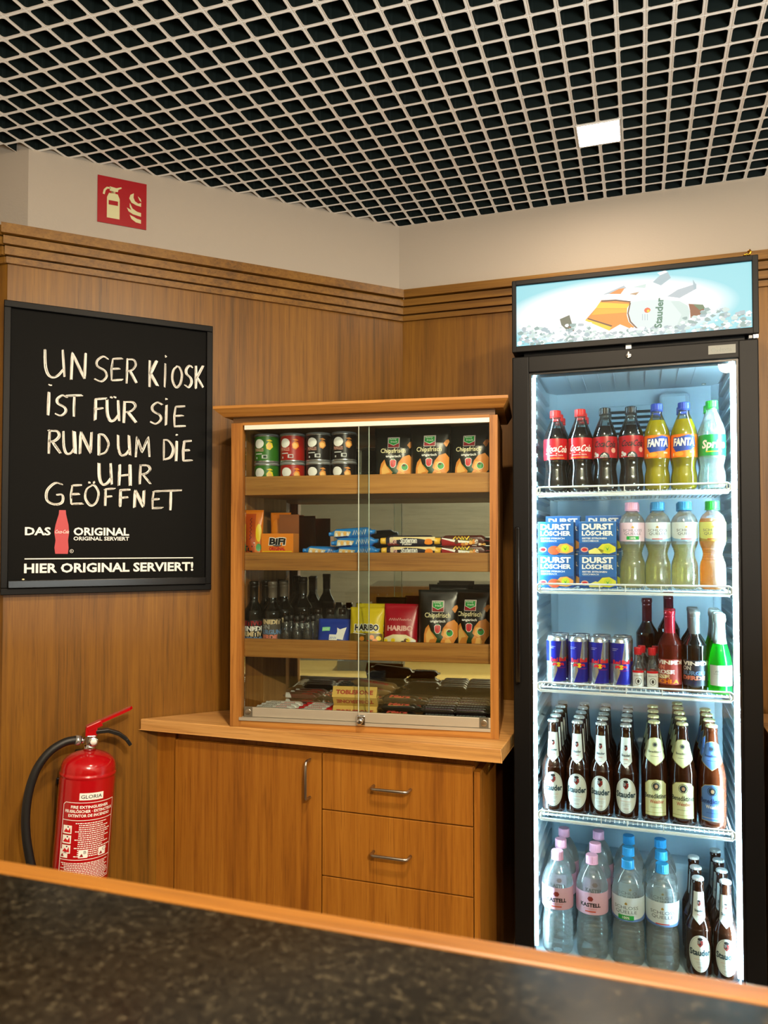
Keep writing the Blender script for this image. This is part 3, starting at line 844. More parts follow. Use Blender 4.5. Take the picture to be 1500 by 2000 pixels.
# ------------------------------------------------------------------ crisp cans on the top shelf
def crisp_can(m, dark, chip, name):
    t = thing('crisp_can', 'x', 'crisp can')
    MB().lathe([(.036, 0), (.0385, .001), (.0385, .005), (.0378, .006)], SILV, 32).lathe([(.0378, .006), (.0378, .080)], m, 32, cap=False).build('can', t)
    MB().lathe([(.0378, .080), (.0392, .0805), (.0392, .083), (.0378, .084)], SILV, 32, cap=False).lathe([(.0389, .083), (.0389, .0875), (.037, .089), (0, .0885)], mat('can_lid', '8d8f90', .25), 32).build('lid', t)
    A = Art()
    A.ell(-.011, .058, .0165, .0142, WHITE, 1)
    A.text('PRINGLES', -.011, .034, .0095, mat('print_pale_red', 'd8a090'), 'c', .02, w=.031, lay=1)
    A.rect(-.024, .0, .025, .028, LGREY, 1); A.rect(-.001, .016, .012, .023, LGREY, 1); A.rect(.004, .014, .014, .021, dark, 2); A.rect(-.022, -.017, .011, .017, LGREY, 1)
    A.poly([(.012, .054), (.020, .064), (.031, .060), (.034, .048), (.024, .038), (.014, .042)], chip, 1); A.ell(.022, .050, .007, .008, CHIPL, 2)
    A.poly([(.012, .068), (.024, .071), (.033, .066), (.024, .064)], chip, 1)
    MB().art(A, on_cyl(.0378)).build('label', t)
    return Rep2(t)
g_ = 'stacked crisp cans on the top case shelf'
cans = [(mat('can_green', '2f6d1e', .35), DGREEN, YELL, 'green'), (mat('can_red', 'a01a14', .35), DRED, ORNG, 'red'), (mat('can_black', '141010', .3), BLACK, CHIPC, 'black')]
kinds = [crisp_can(*c) for c in cans]
for (k, u, nm) in ((0, .082, 'green crisp can'), (1, .166, 'red crisp can'), (2, .249, 'black crisp can beside the red one'), (2, .330, 'black crisp can beside the glass door overlap')):
    for j in (0, 1):
        kinds[k].at(u, .085, .7075 + .0893 * j, f'{nm}, {"top" if j else "bottom"} one of its stack of two', g_, rz=R(random.uniform(-6, 6)) + R(2))

# ------------------------------------------------------------------ paprika crisp bags
BAGM = mat('bag_black_foil', '0e120f', .28)
def chip_bag(seed, H=.192):
    t = thing('crisp_bag', 'x', 'crisp bag')
    mb, fn = bag_shape(.120, H, .020, BAGM, seed); mb.build('bag', t)
    A = Art(); b = .040; s = .000148
    def q(x, y): return ((x - 490) * s, b + (1115 - y) * s)
    def P(pts, m, lay): A.poly([q(*p) for p in pts], m, lay)
    P([(330, 1150), (380, 900), (480, 840), (580, 900), (640, 1150)], DGREEN, 1)
    P([(200, 1270), (205, 960), (230, 850), (300, 770), (345, 890), (480, 1040), (440, 1130), (420, 1270)], CHIPC, 2)
    P([(260, 1200), (240, 960), (310, 830), (350, 920), (430, 1040), (330, 1060)], CHIPL, 3)
    P([(545, 1270), (545, 1100), (600, 1010), (560, 960), (600, 830), (690, 720), (820, 670), (890, 750), (885, 1000), (800, 1130), (790, 1270)], CHIPC, 2)
    P([(600, 990), (620, 850), (720, 840), (800, 900), (760, 990), (690, 1040)], CHIPL, 3)
    P([(590, 1260), (640, 1060), (720, 1040), (760, 1120), (700, 1260)], CHIPL, 3)
    x, y = q(728, 930); A.ell(x, y, 72 * s, 72 * s, WHITE, 4); A.ell(x, y, 64 * s, 64 * s, GREEN, 5); A.ell(x - .002, y + .005, .005, .003, mat('print_brown', '5a2a10'), 6)
    x0, y0 = q(370, 515); x1, y1 = q(603, 308)
    A.rect(x0 - .001, x1 + .001, y0 - .001, y1 + .001, WHITE, 2); A.rect(x0, x1, y0, y1, DRED, 3)
    A.poly([(x0 + .001, y1 - .001), (x1 - .001, y1 - .001), (x1 - .001, y0 + .013), ((x0 + x1) / 2, y0 + .005), (x0 + .001, y0 + .013)], WHITE, 4)
    A.poly([(x0 + .0018, y1 - .0018), (x1 - .0018, y1 - .0018), (x1 - .0018, y0 + .0138), ((x0 + x1) / 2, y0 + .0064), (x0 + .0018, y0 + .0138)], GREEN, 5)
    A.text('funny', (x0 + x1) / 2 - .002, y0 + .0235, .0058, WHITE, lay=6, w=.022); A.text('frisch', (x0 + x1) / 2 + .001, y0 + .0145, .0062, WHITE, lay=6, w=.020)
    x, y = q(478, 630); A.text('Chipsfrisch', x, y, .0135, mat('print_chip_title', 'e8dfae'), 'c', .012, w=.078, lay=3)
    x, y = q(485, 725); A.text('ungarisch', x, y, .0075, WHITE, 'c', .02, w=.046, lay=3, shear=.15)
    P([(415, 800), (445, 770), (520, 770), (552, 800), (545, 900), (510, 945), (455, 945), (422, 900)], WHITE, 3)
    P([(424, 804), (450, 780), (515, 780), (544, 804), (537, 896), (506, 936), (460, 936), (430, 896)], RED, 4)
    P([(476, 790), (492, 790), (490, 900), (478, 900)], DRED, 5); P([(478, 760), (500, 745), (500, 775), (480, 778)], GREEN, 5)
    P([(770, 470), (820, 400), (870, 385), (890, 430), (850, 520), (830, 540)], CHIPC, 3)
    MB().art(A, fn, .008).build('print', t)
    return Rep2(t)
cbag = chip_bag(1)
G1 = 'black paprika crisp bags'
cbag.at(.485, .085, .7075, 'black crisp bag on the top shelf just beside the door overlap', G1, rz=R(3), rx=R(-5))
cbag.at(.597, .070, .7075, 'black crisp bag in the middle of three on the top shelf', G1, rz=R(-2), rx=R(-4))
cbag.at(.712, .088, .7075, 'black crisp bag against the case side on the top shelf', G1, rz=R(-6), rx=R(-5))
cbag.at(.622, .062, .2195, 'black crisp bag next to the red sweets bag on the third shelf', G1, rz=R(1), rx=R(-3))
cbag.at(.711, .106, .2195, 'black crisp bag against the case side on the third shelf', G1, rz=R(-9), rx=R(-7))
cbag.at(.640, .165, .2195, 'black crisp bag showing only its top edge behind others on the third shelf', G1, rz=R(2), rx=R(-1)).scale = (DK, DK, DK * 1.06)

# ------------------------------------------------------------------ second shelf
SZ2 = .4805
OFOIL = mat('pack_orange_foil', 'e07a16', .3); OCARD = mat('carton_orange', 'ee8a1e', .45)
tp = thing('snack_pouch', 'tall orange foil snack pouch with sideways black lettering on the second shelf', 'snack pouch', group='orange sausage snack packs')
mb, fn = bag_shape(.058, .172, .010, OFOIL, 5); mb.build('pouch', tp)
A = Art(); A.rect(-.028, .006, .0, .160, mat('pack_dark_orange', 'b8480c', .35), 1)
A.text('BiFi', -.002, .012, .024, BLACK, 'l', .03, rot=R(90), lay=3); A.line([(-.012 + .006 * (k % 2), .080 + .006 * k) for k in range(12)], .003, mat('print_wine', '6a1414'), 3)
A.line([(.004, .010), (.004, .07)], .005, WHITE, 2); A.ell(.017, .10, .009, .028, YELL, 1); A.ell(.018, .055, .008, .012, GREEN, 2)
MB().art(A, fn, .008).build('print', tp); put_disp(tp, .047, .066, SZ2, R(4), R(-4))
tp2 = thing('snack_pouch', 'plain orange foil pouch standing behind the small orange carton', 'snack pouch', group='orange sausage snack packs')
mb, fn = bag_shape(.066, .166, .010, OFOIL, 6); mb.build('pouch', tp2)
A = Art(); A.ell(-.012, .11, .016, .034, ORNG, 1); A.ell(.015, .07, .012, .03, mat('pack_dark_orange', 'b8480c', .35), 1); MB().art(A, fn, .008).build('print', tp2)
put_disp(tp2, .108, .140, SZ2, R(6), R(-3))
ct = thing('snack_carton', 'open orange display carton with black and white lettering on the second shelf', 'carton')
MB().box(-.052, .052, -.004, .0, 0, .098, OCARD).box(-.012, .052, .046, .049, 0, .158, mat('carton_inside', '8a4c20', .6)).box(-.052, -.012, .046, .049, 0, .098, mat('carton_inside', '8a4c20', .6)).box(-.052, -.049, 0, .046, 0, .098, OCARD).box(.049, .052, 0, .046, 0, .098, OCARD).build('box', ct)
A = Art(); A.text('BiFi', 0, .064, .020, WHITE, 'c', .10, w=.056, shear=.12, lay=1); A.text('BiFi', 0, .0645, .019, BLACK, 'c', .045, w=.052, shear=.12, lay=2)
A.text('ORIGINAL', 0, .047, .010, RED, 'c', .05, w=.052, lay=1); A.ell(0, .061, .014, .0025, NAVY, 1); A.rect(-.048, .048, .042, .0445, YELL, 1)
MB().art(A, on_front(-.004)).build('print', ct); put_disp(ct, .128, .058, SZ2, R(-2))
BLB = mat('wrap_blue', '1c7fd0', .28); BLD = mat('wrap_deep_blue', '12306c', .28); OAT = mat('print_oat', 'd8c8a0', .5)
t = thing('muesli_bar', 'x', 'muesli bar')
mb, fn, arc = bar_shape(.142, .036, .031, BLB, .012, None, 0, .45); mb.build('wrapper', t)
A = Art(); A.poly([(-.055, arc * .25), (-.01, arc * .3), (.0, arc * .55), (-.05, arc * .75)], OAT, 1); A.poly([(-.048, arc * .1), (-.008, arc * .12), (-.012, arc * .28), (-.05, arc * .22)], BLD, 2)
for k in range(5): A.ell(-.046 + k * .009, arc * (.4 + .08 * (k % 2)), .0045, .0035, CHIPL if k % 2 else WHITE, 2, 10)
A.scr(.006, .048, arc * .38, .009, WHITE); MB().art(A, low(fn, arc), .006).build('print', t)
mb_ = Rep2(t); g_ = 'blue muesli bars in a heap'
for k, (u, d, z, rz, ry, lb) in enumerate((
        (.382, .070, SZ2, 2, 0, 'blue muesli bar at the front bottom of the heap'), (.385, .112, SZ2, -3, 0, 'blue muesli bar at the bottom of the heap behind the front one'),
        (.372, .085, SZ2 + .028, -4, -2, 'blue muesli bar in the second layer of the heap'), (.365, .090, SZ2 + .056, 3, -3, 'blue muesli bar in the third layer of the heap'),
        (.355, .098, SZ2 + .084, -2, -3, 'topmost blue muesli bar of the heap'), (.219, .106, SZ2, 56, 0, 'blue muesli bar pointing outwards beside the orange carton'),
        (.276, .110, SZ2, 54, 0, 'second blue muesli bar pointing outwards near the orange carton'), (.262, .125, SZ2 + .028, 12, 2, 'blue muesli bar lying across the two that point outwards'))):
    mb_.at(u, d, z, lb, g_, R(rz), 0, R(ry))
t = thing('nut_bar', 'x', 'nut bar')
YF_ = mat('wrap_yellow', 'e8b83a', .3); NV = mat('wrap_navy', '141830', .3)
mb, fn, arc = bar_shape(.176, .040, .0335, NV, .016, YF_, 0, .62); mb.build('wrapper', t)
A = Art(); CRM = mat('print_pale_yellow', 'ecd79a', .5)
A.poly([(-.03, arc * .55), (-.015, arc * .72), (.02, arc * .66), (.05, arc * .52), (.074, arc * .5), (.074, arc * .85), (-.05, arc * .85), (-.06, arc * .5)], CRM, 1)
A.poly([(-.066, arc * .02), (-.028, arc * .1), (-.04, arc * .4), (-.066, arc * .4)], mat('print_maroon', '6a1420'), 1)
A.text('ültje', -.050, arc * .36, .0085, mat('print_rose', 'e0b0a8'), 'c', .02, lay=2); A.text('Studenten', -.004, arc * .40, .0085, WHITE, 'c', .03, lay=2, w=.05); A.text('Futter', -.008, arc * .16, .008, WHITE, 'c', .03, lay=2)
A.ell(.055, arc * .42, .012, .006, ORNG, 2); A.ell(-.055, arc * .62, .006, .006, OAT, 2); MB().art(A, low(fn, arc), .006).build('print', t)
nb = Rep2(t); g_ = 'dark blue nut bars with yellow ends'
for k, (d, z, lb) in enumerate(((.062, 0, 'bottom navy and yellow nut bar of the front stack'), (.062, .029, 'middle navy and yellow nut bar of the front stack'), (.064, .058, 'topmost navy and yellow nut bar of the front stack'), (.112, 0, 'lower navy and yellow nut bar of the stack behind'), (.112, .029, 'upper navy and yellow nut bar of the stack behind'))):
    nb.at(.540 + .003 * (k % 2), d, SZ2 + z, lb, g_, R((1, -2, 1, 0, 2)[k]))
t = thing('nut_bar', 'x', 'nut bar')
RW = mat('wrap_red', '9a1420', .28); CW = mat('wrap_cocoa', '4a1c14', .3)
mb, fn, arc = bar_shape(.150, .040, .0335, CW, .010, RW); mb.build('wrapper', t)
A = Art(); A.poly([(-.062, 0), (.0, 0), (.03, arc * .25), (-.02, arc * .42), (-.062, arc * .62)], RW, 1); A.line([(-.062, arc * .66), (-.02, arc * .48), (.03, arc * .44)], .003, WHITE, 2)
A.scr(-.028, .018, arc * .58, .012, YELL); A.scr(-.006, .034, arc * .44, .007, mat('print_lime', 'c6cc3a'))
rn = random.Random(3)
for k in range(16): A.ell(rn.uniform(-.02, .062), arc * rn.uniform(.02, .5), .0055, .0045, (CHIPC, CHIPL, WHITE, mat('print_brown', '5a2a10'))[k % 4], 3, 9)
MB().art(A, low(fn, arc), .006).build('print', t)
rb_ = Rep2(t); g_ = 'red and brown nut bars'
for k, (d, z, lb) in enumerate(((.062, 0, 'bottom red and brown nut bar of the front stack'), (.062, .029, 'middle red and brown nut bar of the front stack'), (.066, .058, 'topmost red and brown nut bar of the front stack'), (.112, 0, 'lower red and brown nut bar of the stack behind'), (.112, .029, 'upper red and brown nut bar of the stack behind'))):
    rb_.at(.6965, d, SZ2 + z, lb, g_, R((-1, 1, -2, 0, 1)[k]))

# ------------------------------------------------------------------ third shelf: wine, miniatures, sweets
SZ3 = .2195
def wine_profile(H=.212, r=.029):
    k = H / .212
    return smooth_prof([(0, .004), (r * .55, .002), (r * .93, .0), (r, .006), (r, .112 * k), (r * .96, .124 * k), (r * .62, .141 * k), (r * .45, .152 * k), (.0125, .17 * k)], 3) + [(.0125, H - .002)]
def wine(glass, cap, rows, H=.212, r=.029, lab=(.012, .098), bg=None, cz=.162):
    t = thing('wine_bottle', 'x', 'wine bottle')
    pr = wine_profile(H, r); MB().lathe(pr, glass, 28).build('bottle', t)
    k = H / .212
    MB().lathe([(.0134, cz * k), (.0134, H - .012), (.0146, H - .011), (.0146, H - .004), (.0136, H), (0, H)], cap, 24, cap=False).lathe([(.0137, H - .018), (.0139, H - .0165), (.0137, H - .015)], cap, 24, cap=False).build('capsule', t)
    A = Art(); z0, z1 = lab
    hw = r * 1.30
    A.rect(-hw, hw, z0, z1, bg or mat('label_ink', '16161a', .5), 0)
    n = len(rows); dz = (z1 - z0 - .004) / n
    for i, (s, m) in enumerate(rows): A.text(s, -hw * .95, z1 - .002 - dz * (i + 1) + .0015, dz - .0028, m, 'l', .05, w=hw * 1.9 * min(1, len(s) / 6), lay=1)
    MB().art(A, on_cyl(radius_of(pr)), .005).build('label', t)
    return Rep2(t)
TAN = mat('print_sand', 'd8c49a'); STEELB = mat('print_steel_blue', '5f86b4'); ROSEP = mat('print_salmon', 'e0806a')
LB2 = mat('label_taupe', '4a433a', .5)
w1 = wine(DARKG, mat('capsule_black', '16120e', .3), [('MITIVO', DRED), ('VINEDI', WHITE), ('PRIMITIV', TAN), ('OPRIMI', STEELB), ('TIVO', GREY)], lab=(.01, .095))
w2 = wine(DARKG, mat('capsule_grey', '5a5248', .35), [('VINEDIT', TAN), ('ION', GREY), ('BURGUN', STEELB), ('DERDE', ROSEP), ('ION', GREY)], lab=(.02, .100), bg=LB2)
g_ = 'small wine bottles on the third case shelf'
w1.at(.0485, .068, SZ3, 'dark wine bottle with maroon and white lettered label against the case side', g_, R(4))
w2.at(.109, .068, SZ3, 'dark wine bottle with sand and blue lettered label, second in the front row', g_, R(2))
w1.at(.064, .132, SZ3, 'black-capped dark wine bottle behind the maroon-labelled one', g_)
w2.at(.124, .132, SZ3, 'dark wine bottle behind the sand-labelled one', g_)
w1.at(.094, .196, SZ3, 'dark wine bottle in the third row next to the mirror corner', g_)
w1.at(.181, .150, SZ3, 'tall dark wine bottle standing behind the miniature bottles', g_).scale = (DK, DK, DK * 1.05)
t = thing('miniature_bottle', 'x', 'miniature bottle')
pr = smooth_prof([(0, .003), (.013, .0), (.0165, .003), (.017, .045), (.0165, .058), (.010, .072), (.0075, .082)], 3) + [(.0075, .092)]
MB().lathe(pr, CLEARG, 20, cap=False).build('bottle', t)
MB().lathe([(0, .004), (.0150, .004), (.0152, .050), (.011, .062), (0, .0625)], thin('whiskey', '8a6a3a', .03, .6, 1.4, .02), 18).build('liquid', t)
MB().lathe([(.0088, .086), (.0088, .102), (.007, .103), (0, .103)], BLACK, 18, flute=-.0003).build('cap', t)
A = Art(); A.rect(-.020, .020, .004, .040, BLACK, 0); A.scr(-.008, .008, .028, .005, WHITE, 1); A.line([(-.012, .018), (-.006, .021), (0, .022), (.006, .021), (.012, .018)], .003, WHITE, 1); A.scr(-.006, .006, .008, .005, WHITE, 1)
MB().art(A, on_cyl(.0172), .005).build('label', t)
mini = Rep2(t); g_ = 'miniature spirit bottles on the third case shelf'
for i, u in enumerate((.156, .191, .225)):
    for j, d in enumerate((.060, .097)):
        mini.at(u + .004 * j, d, SZ3, f'black-capped miniature bottle, {("next to the wine", "middle", "next to the blue pack")[i]}, {("front", "second")[j]} row', g_, R(random.uniform(-10, 10))).scale = (DK, DK, DK * 1.05)
t = thing('miniature_bottle', 'x', 'miniature bottle')
pr = smooth_prof([(0, .003), (.014, .0), (.018, .003), (.018, .078), (.016, .092), (.010, .103)], 3) + [(.010, .112)]
MB().lathe(pr, CLEARG, 20, cap=False).build('bottle', t)
MB().lathe([(.0118, .106), (.0118, .124), (0, .1245)], mat('cap_dark_brown', '1c130d', .3), 18, flute=-.0004).build('cap', t)
A = Art(); A.rect(-.02, .02, .015, .06, mat('label_dim', '2a221a'), 0); MB().art(A, on_cyl(.0182), .005).build('label', t)
mi2 = Rep2(t)
for i, u in enumerate((.228, .266, .304)): mi2.at(u, .158 + .006 * i, SZ3, f'clear brown-capped miniature bottle behind, {("nearest the wine bottles", "middle of the three", "last before the yellow sweets")[i]}', g_)
t = thing('card_pack', 'blue pack with mint tag and white figure lying before the yellow sweets', 'pack')
DB = mat('pack_royal_blue', '1238a0', .3)
mb, fn = bag_shape(.104, .105, .015, DB, 11); mb.build('pack', t)
A = Art(); A.rect(-.038, -.012, .062, .075, mat('print_mint', '8fe0a0'), 1); A.scr(-.035, -.016, .066, .004, WHITE)
A.poly([(.006, .036), (.012, .060), (.010, .074), (.020, .068), (.040, .076), (.036, .056), (.032, .034)], WHITE, 1); A.rect(-.012, .014, .030, .050, WHITE, 2); A.scr(-.009, .011, .036, .007, BLUE, 3)
MB().art(A, fn, .008).build('print', t); put_disp(t, .297, .078, SZ3, R(3), R(-24))
def sweets(m, art, seed, H=.140):
    t = thing('sweets_bag', 'x', 'sweets bag'); mb, fn = bag_shape(.106, H, .016, m, seed); mb.build('bag', t)
    A = Art(); art(A); MB().art(A, fn, .007).build('print', t); return Rep2(t)
GOLDF = mat('bag_gold_foil', 'd8c02a', .25)
def gart(A):
    A.rect(-.052, .052, .0, .058, mat('print_dark_gold', '6a5420', .4), 1)
    A.text('HARIBO', .002, .066, .018, WHITE, 'c', .12, w=.080, lay=2); A.text('HARIBO', .002, .067, .017, BLACK, 'c', .05, w=.075, lay=3)
    A.line([(-.04, .060), (0, .054), (.045, .060)], .002, WHITE, 2)
    rn = random.Random(2)
    for k in range(14): A.ell(rn.uniform(-.045, .045), rn.uniform(.006, .046), .008, .007, (YELL, CREAM, ORNG, GREEN, RED)[k % 5], 2, 10)
def rart(A):
    A.text('HARIBO', 0, .068, .014, mat('print_rose', 'e0b0a8'), 'c', .05, w=.080, lay=2); A.scr(-.036, .034, .098, .008, mat('print_rose', 'e0b0a8'))
    A.poly([(-.05, .0), (.05, .0), (.05, .042), (.02, .056), (-.02, .056), (-.05, .046)], CREAM, 1)
    rn = random.Random(5)
    for k in range(16): A.ell(rn.uniform(-.044, .044), rn.uniform(.004, .042), .007, .006, (BLACK, YELL, mat('print_brown', '5a2a10'), WHITE)[k % 4], 2, 10)
s1 = sweets(GOLDF, gart, 21); s2 = sweets(mat('bag_red_foil', 'a01226', .28), rart, 22, .150)
g_ = 'fruit gum bags on the third case shelf'
s1.at(.402, .066, SZ3, 'yellow sweets bag with black lettering, front one', g_, R(2), R(-16))
s1.at(.4085, .112, SZ3, 'yellow sweets bag standing behind the front yellow one', g_, R(-3), R(-10)).scale = (DK, DK, DK * 1.04)
s2.at(.505, .072, SZ3, 'red sweets bag with pale lettering between yellow bag and black crisps', g_, R(-2), R(-12))

# ------------------------------------------------------------------ bottom of the case: chocolate
SZ4 = .034
MB().prism([(.040, .020), (.774, .020), (.774, .284), (.080, .284), (.038, .185)], .0205, .0335, OAKCX).build('floor_board', dc)
def choc(name, cat, L, Wd, H, m, finm, art, fin=.008):
    t = thing(name, 'x', cat); mb, fn, arc = bar_shape(L, Wd, H, m, fin, finm); mb.build('wrapper', t)
    A = Art(); art(A, L, arc); MB().art(A, low(fn, arc, .25), .006).build('print', t); return Rep2(t)
def a_white(A, L, c):
    A.scr(-.04, -.005, c * .62, .008, BLACK, 1); A.scr(.005, .04, c * .62, .008, RED, 1); A.poly([(-L / 2 + .01, c * .1), (-L / 2 + .03, c * .1), (-L / 2 + .02, c), (-L / 2 + .01, c)], LGREY, 1)
def a_redend(A, L, c):
    A.poly([(L / 2 - .035, 0), (L / 2 - .009, 0), (L / 2 - .009, c * 1.25), (L / 2 - .022, c * 1.25)], RED, 1); A.poly([(-L / 2 + .009, 0), (-L / 2 + .02, 0), (-L / 2 + .03, c * 1.2), (-L / 2 + .009, c * 1.2)], RED, 1); A.scr(-.025, .02, c * .65, .008, RED)
def a_dots(A, L, c):
    rn = random.Random(1)
    for k in range(26): A.ell(rn.uniform(-L / 2 + .012, L / 2 - .012), c * rn.uniform(.45, 1.3), .0035, .002, (ROSEP, LGREY, DRED)[k % 3], 1, 8)
def a_mars(A, L, c):
    A.text('Mars', .0, c * .55, .013, mat('print_coral_red', 'c0483a'), 'c', .04, w=.062, shear=.3, lay=2); A.line([(-.03, c * .48), (.035, c * .55)], .0015, GOLD, 1)
def a_dark(A, L, c):
    for q, m in ((.45, mat('print_violet', '6a4a64')), (.8, LGREY), (1.1, mat('print_violet', '6a4a64'))):
        x = -L / 2 + .014; rn = random.Random(int(q * 100))
        while x < L / 2 - .016:
            l = rn.uniform(.004, .011); A.poly([(x, c * q), (x + l, c * q + .0005), (x + l, c * q + .0024), (x, c * q + .0018)], m, 1); x += l + .0014
KW = choc('chocolate_bar', 'chocolate bar', .132, .030, .018, mat('wrap_white', 'ecebe6', .35), mat('wrap_white', 'ecebe6', .35), a_white)
KR = choc('chocolate_bar', 'chocolate bar', .122, .030, .018, mat('wrap_white', 'ecebe6', .35), mat('wrap_bright_red', 'c41420', .3), a_redend)
KB = choc('chocolate_bar', 'chocolate bar', .118, .032, .020, mat('wrap_maroon', '4c1418', .3), None, a_white)
KD = choc('chocolate_bar', 'chocolate bar', .104, .032, .020, mat('wrap_brown_black', '2c2420', .3), None, a_dots)
MA = choc('chocolate_bar', 'chocolate bar', .120, .036, .022, mat('wrap_black', '141010', .25), None, a_mars)
DK_ = choc('chocolate_bar', 'chocolate bar', .1065, .032, .020, mat('wrap_aubergine', '1c1418', .25), None, a_dark)
g_ = 'chocolate bars on the case floor'
for i in range(4):
    KW.at(.115 + .003 * i, .046 + .031 * i, SZ4, f'white chocolate bar beside the case side, {ORD[i]} from the glass', g_, R(random.uniform(-1, 1)))
    KR.at(.2445 + .003 * i, .046 + .031 * i, SZ4, f'white chocolate bar with red ends, {ORD[i]} from the glass', g_, R(random.uniform(-1, 1)))
for i in range(3):
    for j in range(2):
        KB.at(.170 + .006 * i, .175 + .033 * i, SZ4 + .0205 * j, f'maroon-sided chocolate bar of the back block, {ORD[i]} row, {("lower", "upper")[j]} layer', g_)
        KD.at(.2835 + .003 * i, .175 + .033 * i, SZ4 + .0205 * j, f'dark speckled chocolate bar of the back block, {ORD[i]} row, {("lower", "upper")[j]} layer', g_)
TBY = mat('carton_honey_yellow', 'd8b45c', .4)
t = thing('chocolate_bar', 'x', 'chocolate bar')
L = .134; tri = [(-.019, 0), (.019, 0), (0, .029)]
mb = MB(); M3 = Matrix(((0, 0, 1, 0), (1, 0, 0, 0), (0, 1, 0, 0), (0, 0, 0, 1)))
mb.prism(tri, -L / 2, L / 2, TBY, M=M3); mb.build('carton', t)
A = Art(); A.text('TOBLERONE', 0, .010, .012, mat('print_brick_red', 'a8321c'), 'c', .05, w=.112, lay=1)
sl = math.hypot(.019, .029)
MB().art(A, lambda x, y, l: (x, -.019 + .019 * y / sl - EPS * l - .0003, .029 * y / sl + .0003 + EPS * l * .5)).build('print', t)
TB = Rep2(t)
TB.at(.372, .060, SZ4, 'yellow triangular chocolate bar at the bottom front behind the lock', g_, R(2))
TB.at(.372, .060, SZ4 + .0582, 'yellow triangular chocolate bar uppermost in the stack behind the lock', g_, R(2))
TB.at(.374, .060, SZ4 + .0580, 'yellow triangular chocolate bar turned over, middle of the stack behind the lock', g_, R(2), 0, R(180))
KY = choc('chocolate_bar', 'chocolate bar', .150, .034, .024, mat('wrap_tan_foil', '7d6238', .3), None, lambda A, L, c: A.text('TOBLERONE', 0, c * .5, .010, DRED, 'c', .03, w=.09, lay=1))
KY.at(.385, .135, SZ4, 'tan wrapped chocolate bar lying behind the yellow triangular bars', g_, R(-2))
KY.at(.395, .138, SZ4 + .0245, 'tan wrapped chocolate bar in the second layer behind the yellow bars', g_, R(-2))
KY.at(.40, .140, SZ4 + .049, 'tan wrapped chocolate bar in the third layer behind the yellow bars', g_, R(1))
KY.at(.415, .142, SZ4 + .068, 'tan wrapped chocolate bar with crimped ends topmost behind the yellow bars', g_, R(-4), 0, R(6))
for k, (u, d, z, s) in enumerate(((.502, .055, 0, 'bottom one of the front stack'), (.506, .056, .0225, 'middle one of the front stack'), (.510, .058, .045, 'topmost one of the front stack'), (.526, .150, 0, 'bottom one of the stack behind'), (.528, .150, .0225, 'topmost one of the stack behind'))):
    MA.at(u, d, SZ4 + z, f'black chocolate bar with red lettering, {s}', g_, R((-3, 2, -4, 1, 2)[k]))
for c, (u, nm) in enumerate(((.6285, 'inner file'), (.7185, 'file against the case side'))):
    for i in range(3):
        for j in range(2): DK_.at(u - .002, .048 + .034 * i, SZ4 + .0205 * j, f'aubergine chocolate bar of the {nm}, {ORD[i]} from the glass, {("lower", "upper")[j]} layer', g_, 0)
    for i in range(2):
        for j in range(2): DK_.at(u, .160 + .034 * i, SZ4 + .0205 * j, f'aubergine chocolate bar of the {nm}, {("front", "back")[i]} rear stack, {("bottom", "top")[j]} layer', g_, 0)

# ================================================================== drinks fridge
FX0, FX1, FY, FB = -.325, .284, 2.07, 2.592
fr_ = thing('drinks_fridge', 'tall black glass-door drinks fridge with glowing beer sign on top', 'fridge', ((FX0 + FX1) / 2, FY, 0))
FO = Matrix.Translation((-(FX0 + FX1) / 2, -FY, 0))      # world -> fridge local
IX0, IX1, IY1, IZ0, IZ1 = -.283, .242, 2.56, .190, 1.795
BODY = mat('fridge_black', '070708', .45, spec=.2)
b = MB()
b.box(FX0, IX0 - .004, FY + .052, FB, .04, 1.818, BODY, M=FO); b.box(IX1 + .004, FX1, FY + .052, FB, .04, 1.818, BODY, M=FO)
b.box(IX0 - .004, IX1 + .004, FY + .052, FB, IZ1 + .006, 1.818, BODY, M=FO); b.box(IX0 - .004, IX1 + .004, FY + .052, FB, .04, IZ0 - .006, BODY, M=FO)
b.box(IX0 - .004, IX1 + .004, IY1 + .006, FB, IZ0 - .006, IZ1 + .006, BODY, M=FO)
for x in (FX0 + .06, FX1 - .06):
    for y in (FY + .1, FB - .06): b.lathe([(.02, 0), (.02, .04)], BLACKP, 12, M=FO @ Matrix.Translation((x, y, 0)))
b.build('cabinet', fr_)
# inner liner with moulded ribs on the side walls, rounded back corners
ln = MB()
def liner_wall(x, sgn):
    pitch = .0405; vs = []; fs = []; prof = []
    z = IZ0
    while z < IZ1 - pitch:
        prof += [(0, z), (0, z + .017), (.010, z + .024), (.010, z + .034)]; z += pitch
    prof += [(0, z), (0, IZ1)]
    ys = [FY + .052, FY + .105, FY + .125, IY1 - .06, IY1 - .03, IY1]
    for y in ys:
        for o, zz in prof:
            q = o if FY + .12 < y < IY1 - .05 else 0
            rr = .030 * max(0, (y - (IY1 - .06)) / .06) ** 2
            vs.append((x + sgn * (q + rr), y, zz))
    n = len(prof)
    for i in range(len(ys) - 1):
        for k in range(n - 1): fs.append((i * n + k, i * n + k + 1, (i + 1) * n + k + 1, (i + 1) * n + k))
    ln.add(vs, fs, LINER, False, FO)
liner_wall(IX0, 1); liner_wall(IX1, -1)
ln.box(IX0, IX1, IY1 - .002, IY1 + .004, IZ0, IZ1, LINER, M=FO)
ln.box(IX0, IX1, FY + .052, IY1, IZ0 - .005, IZ0, LINER, M=FO); ln.box(IX0, IX1, FY + .052, IY1, IZ1, IZ1 + .005, LINER, M=FO)
for k in range(9): ln.box(-.20 + k * .044, -.1985 + k * .044, FY + .08, IY1 - .05, IZ1 - .0025, IZ1, LINER, M=FO)
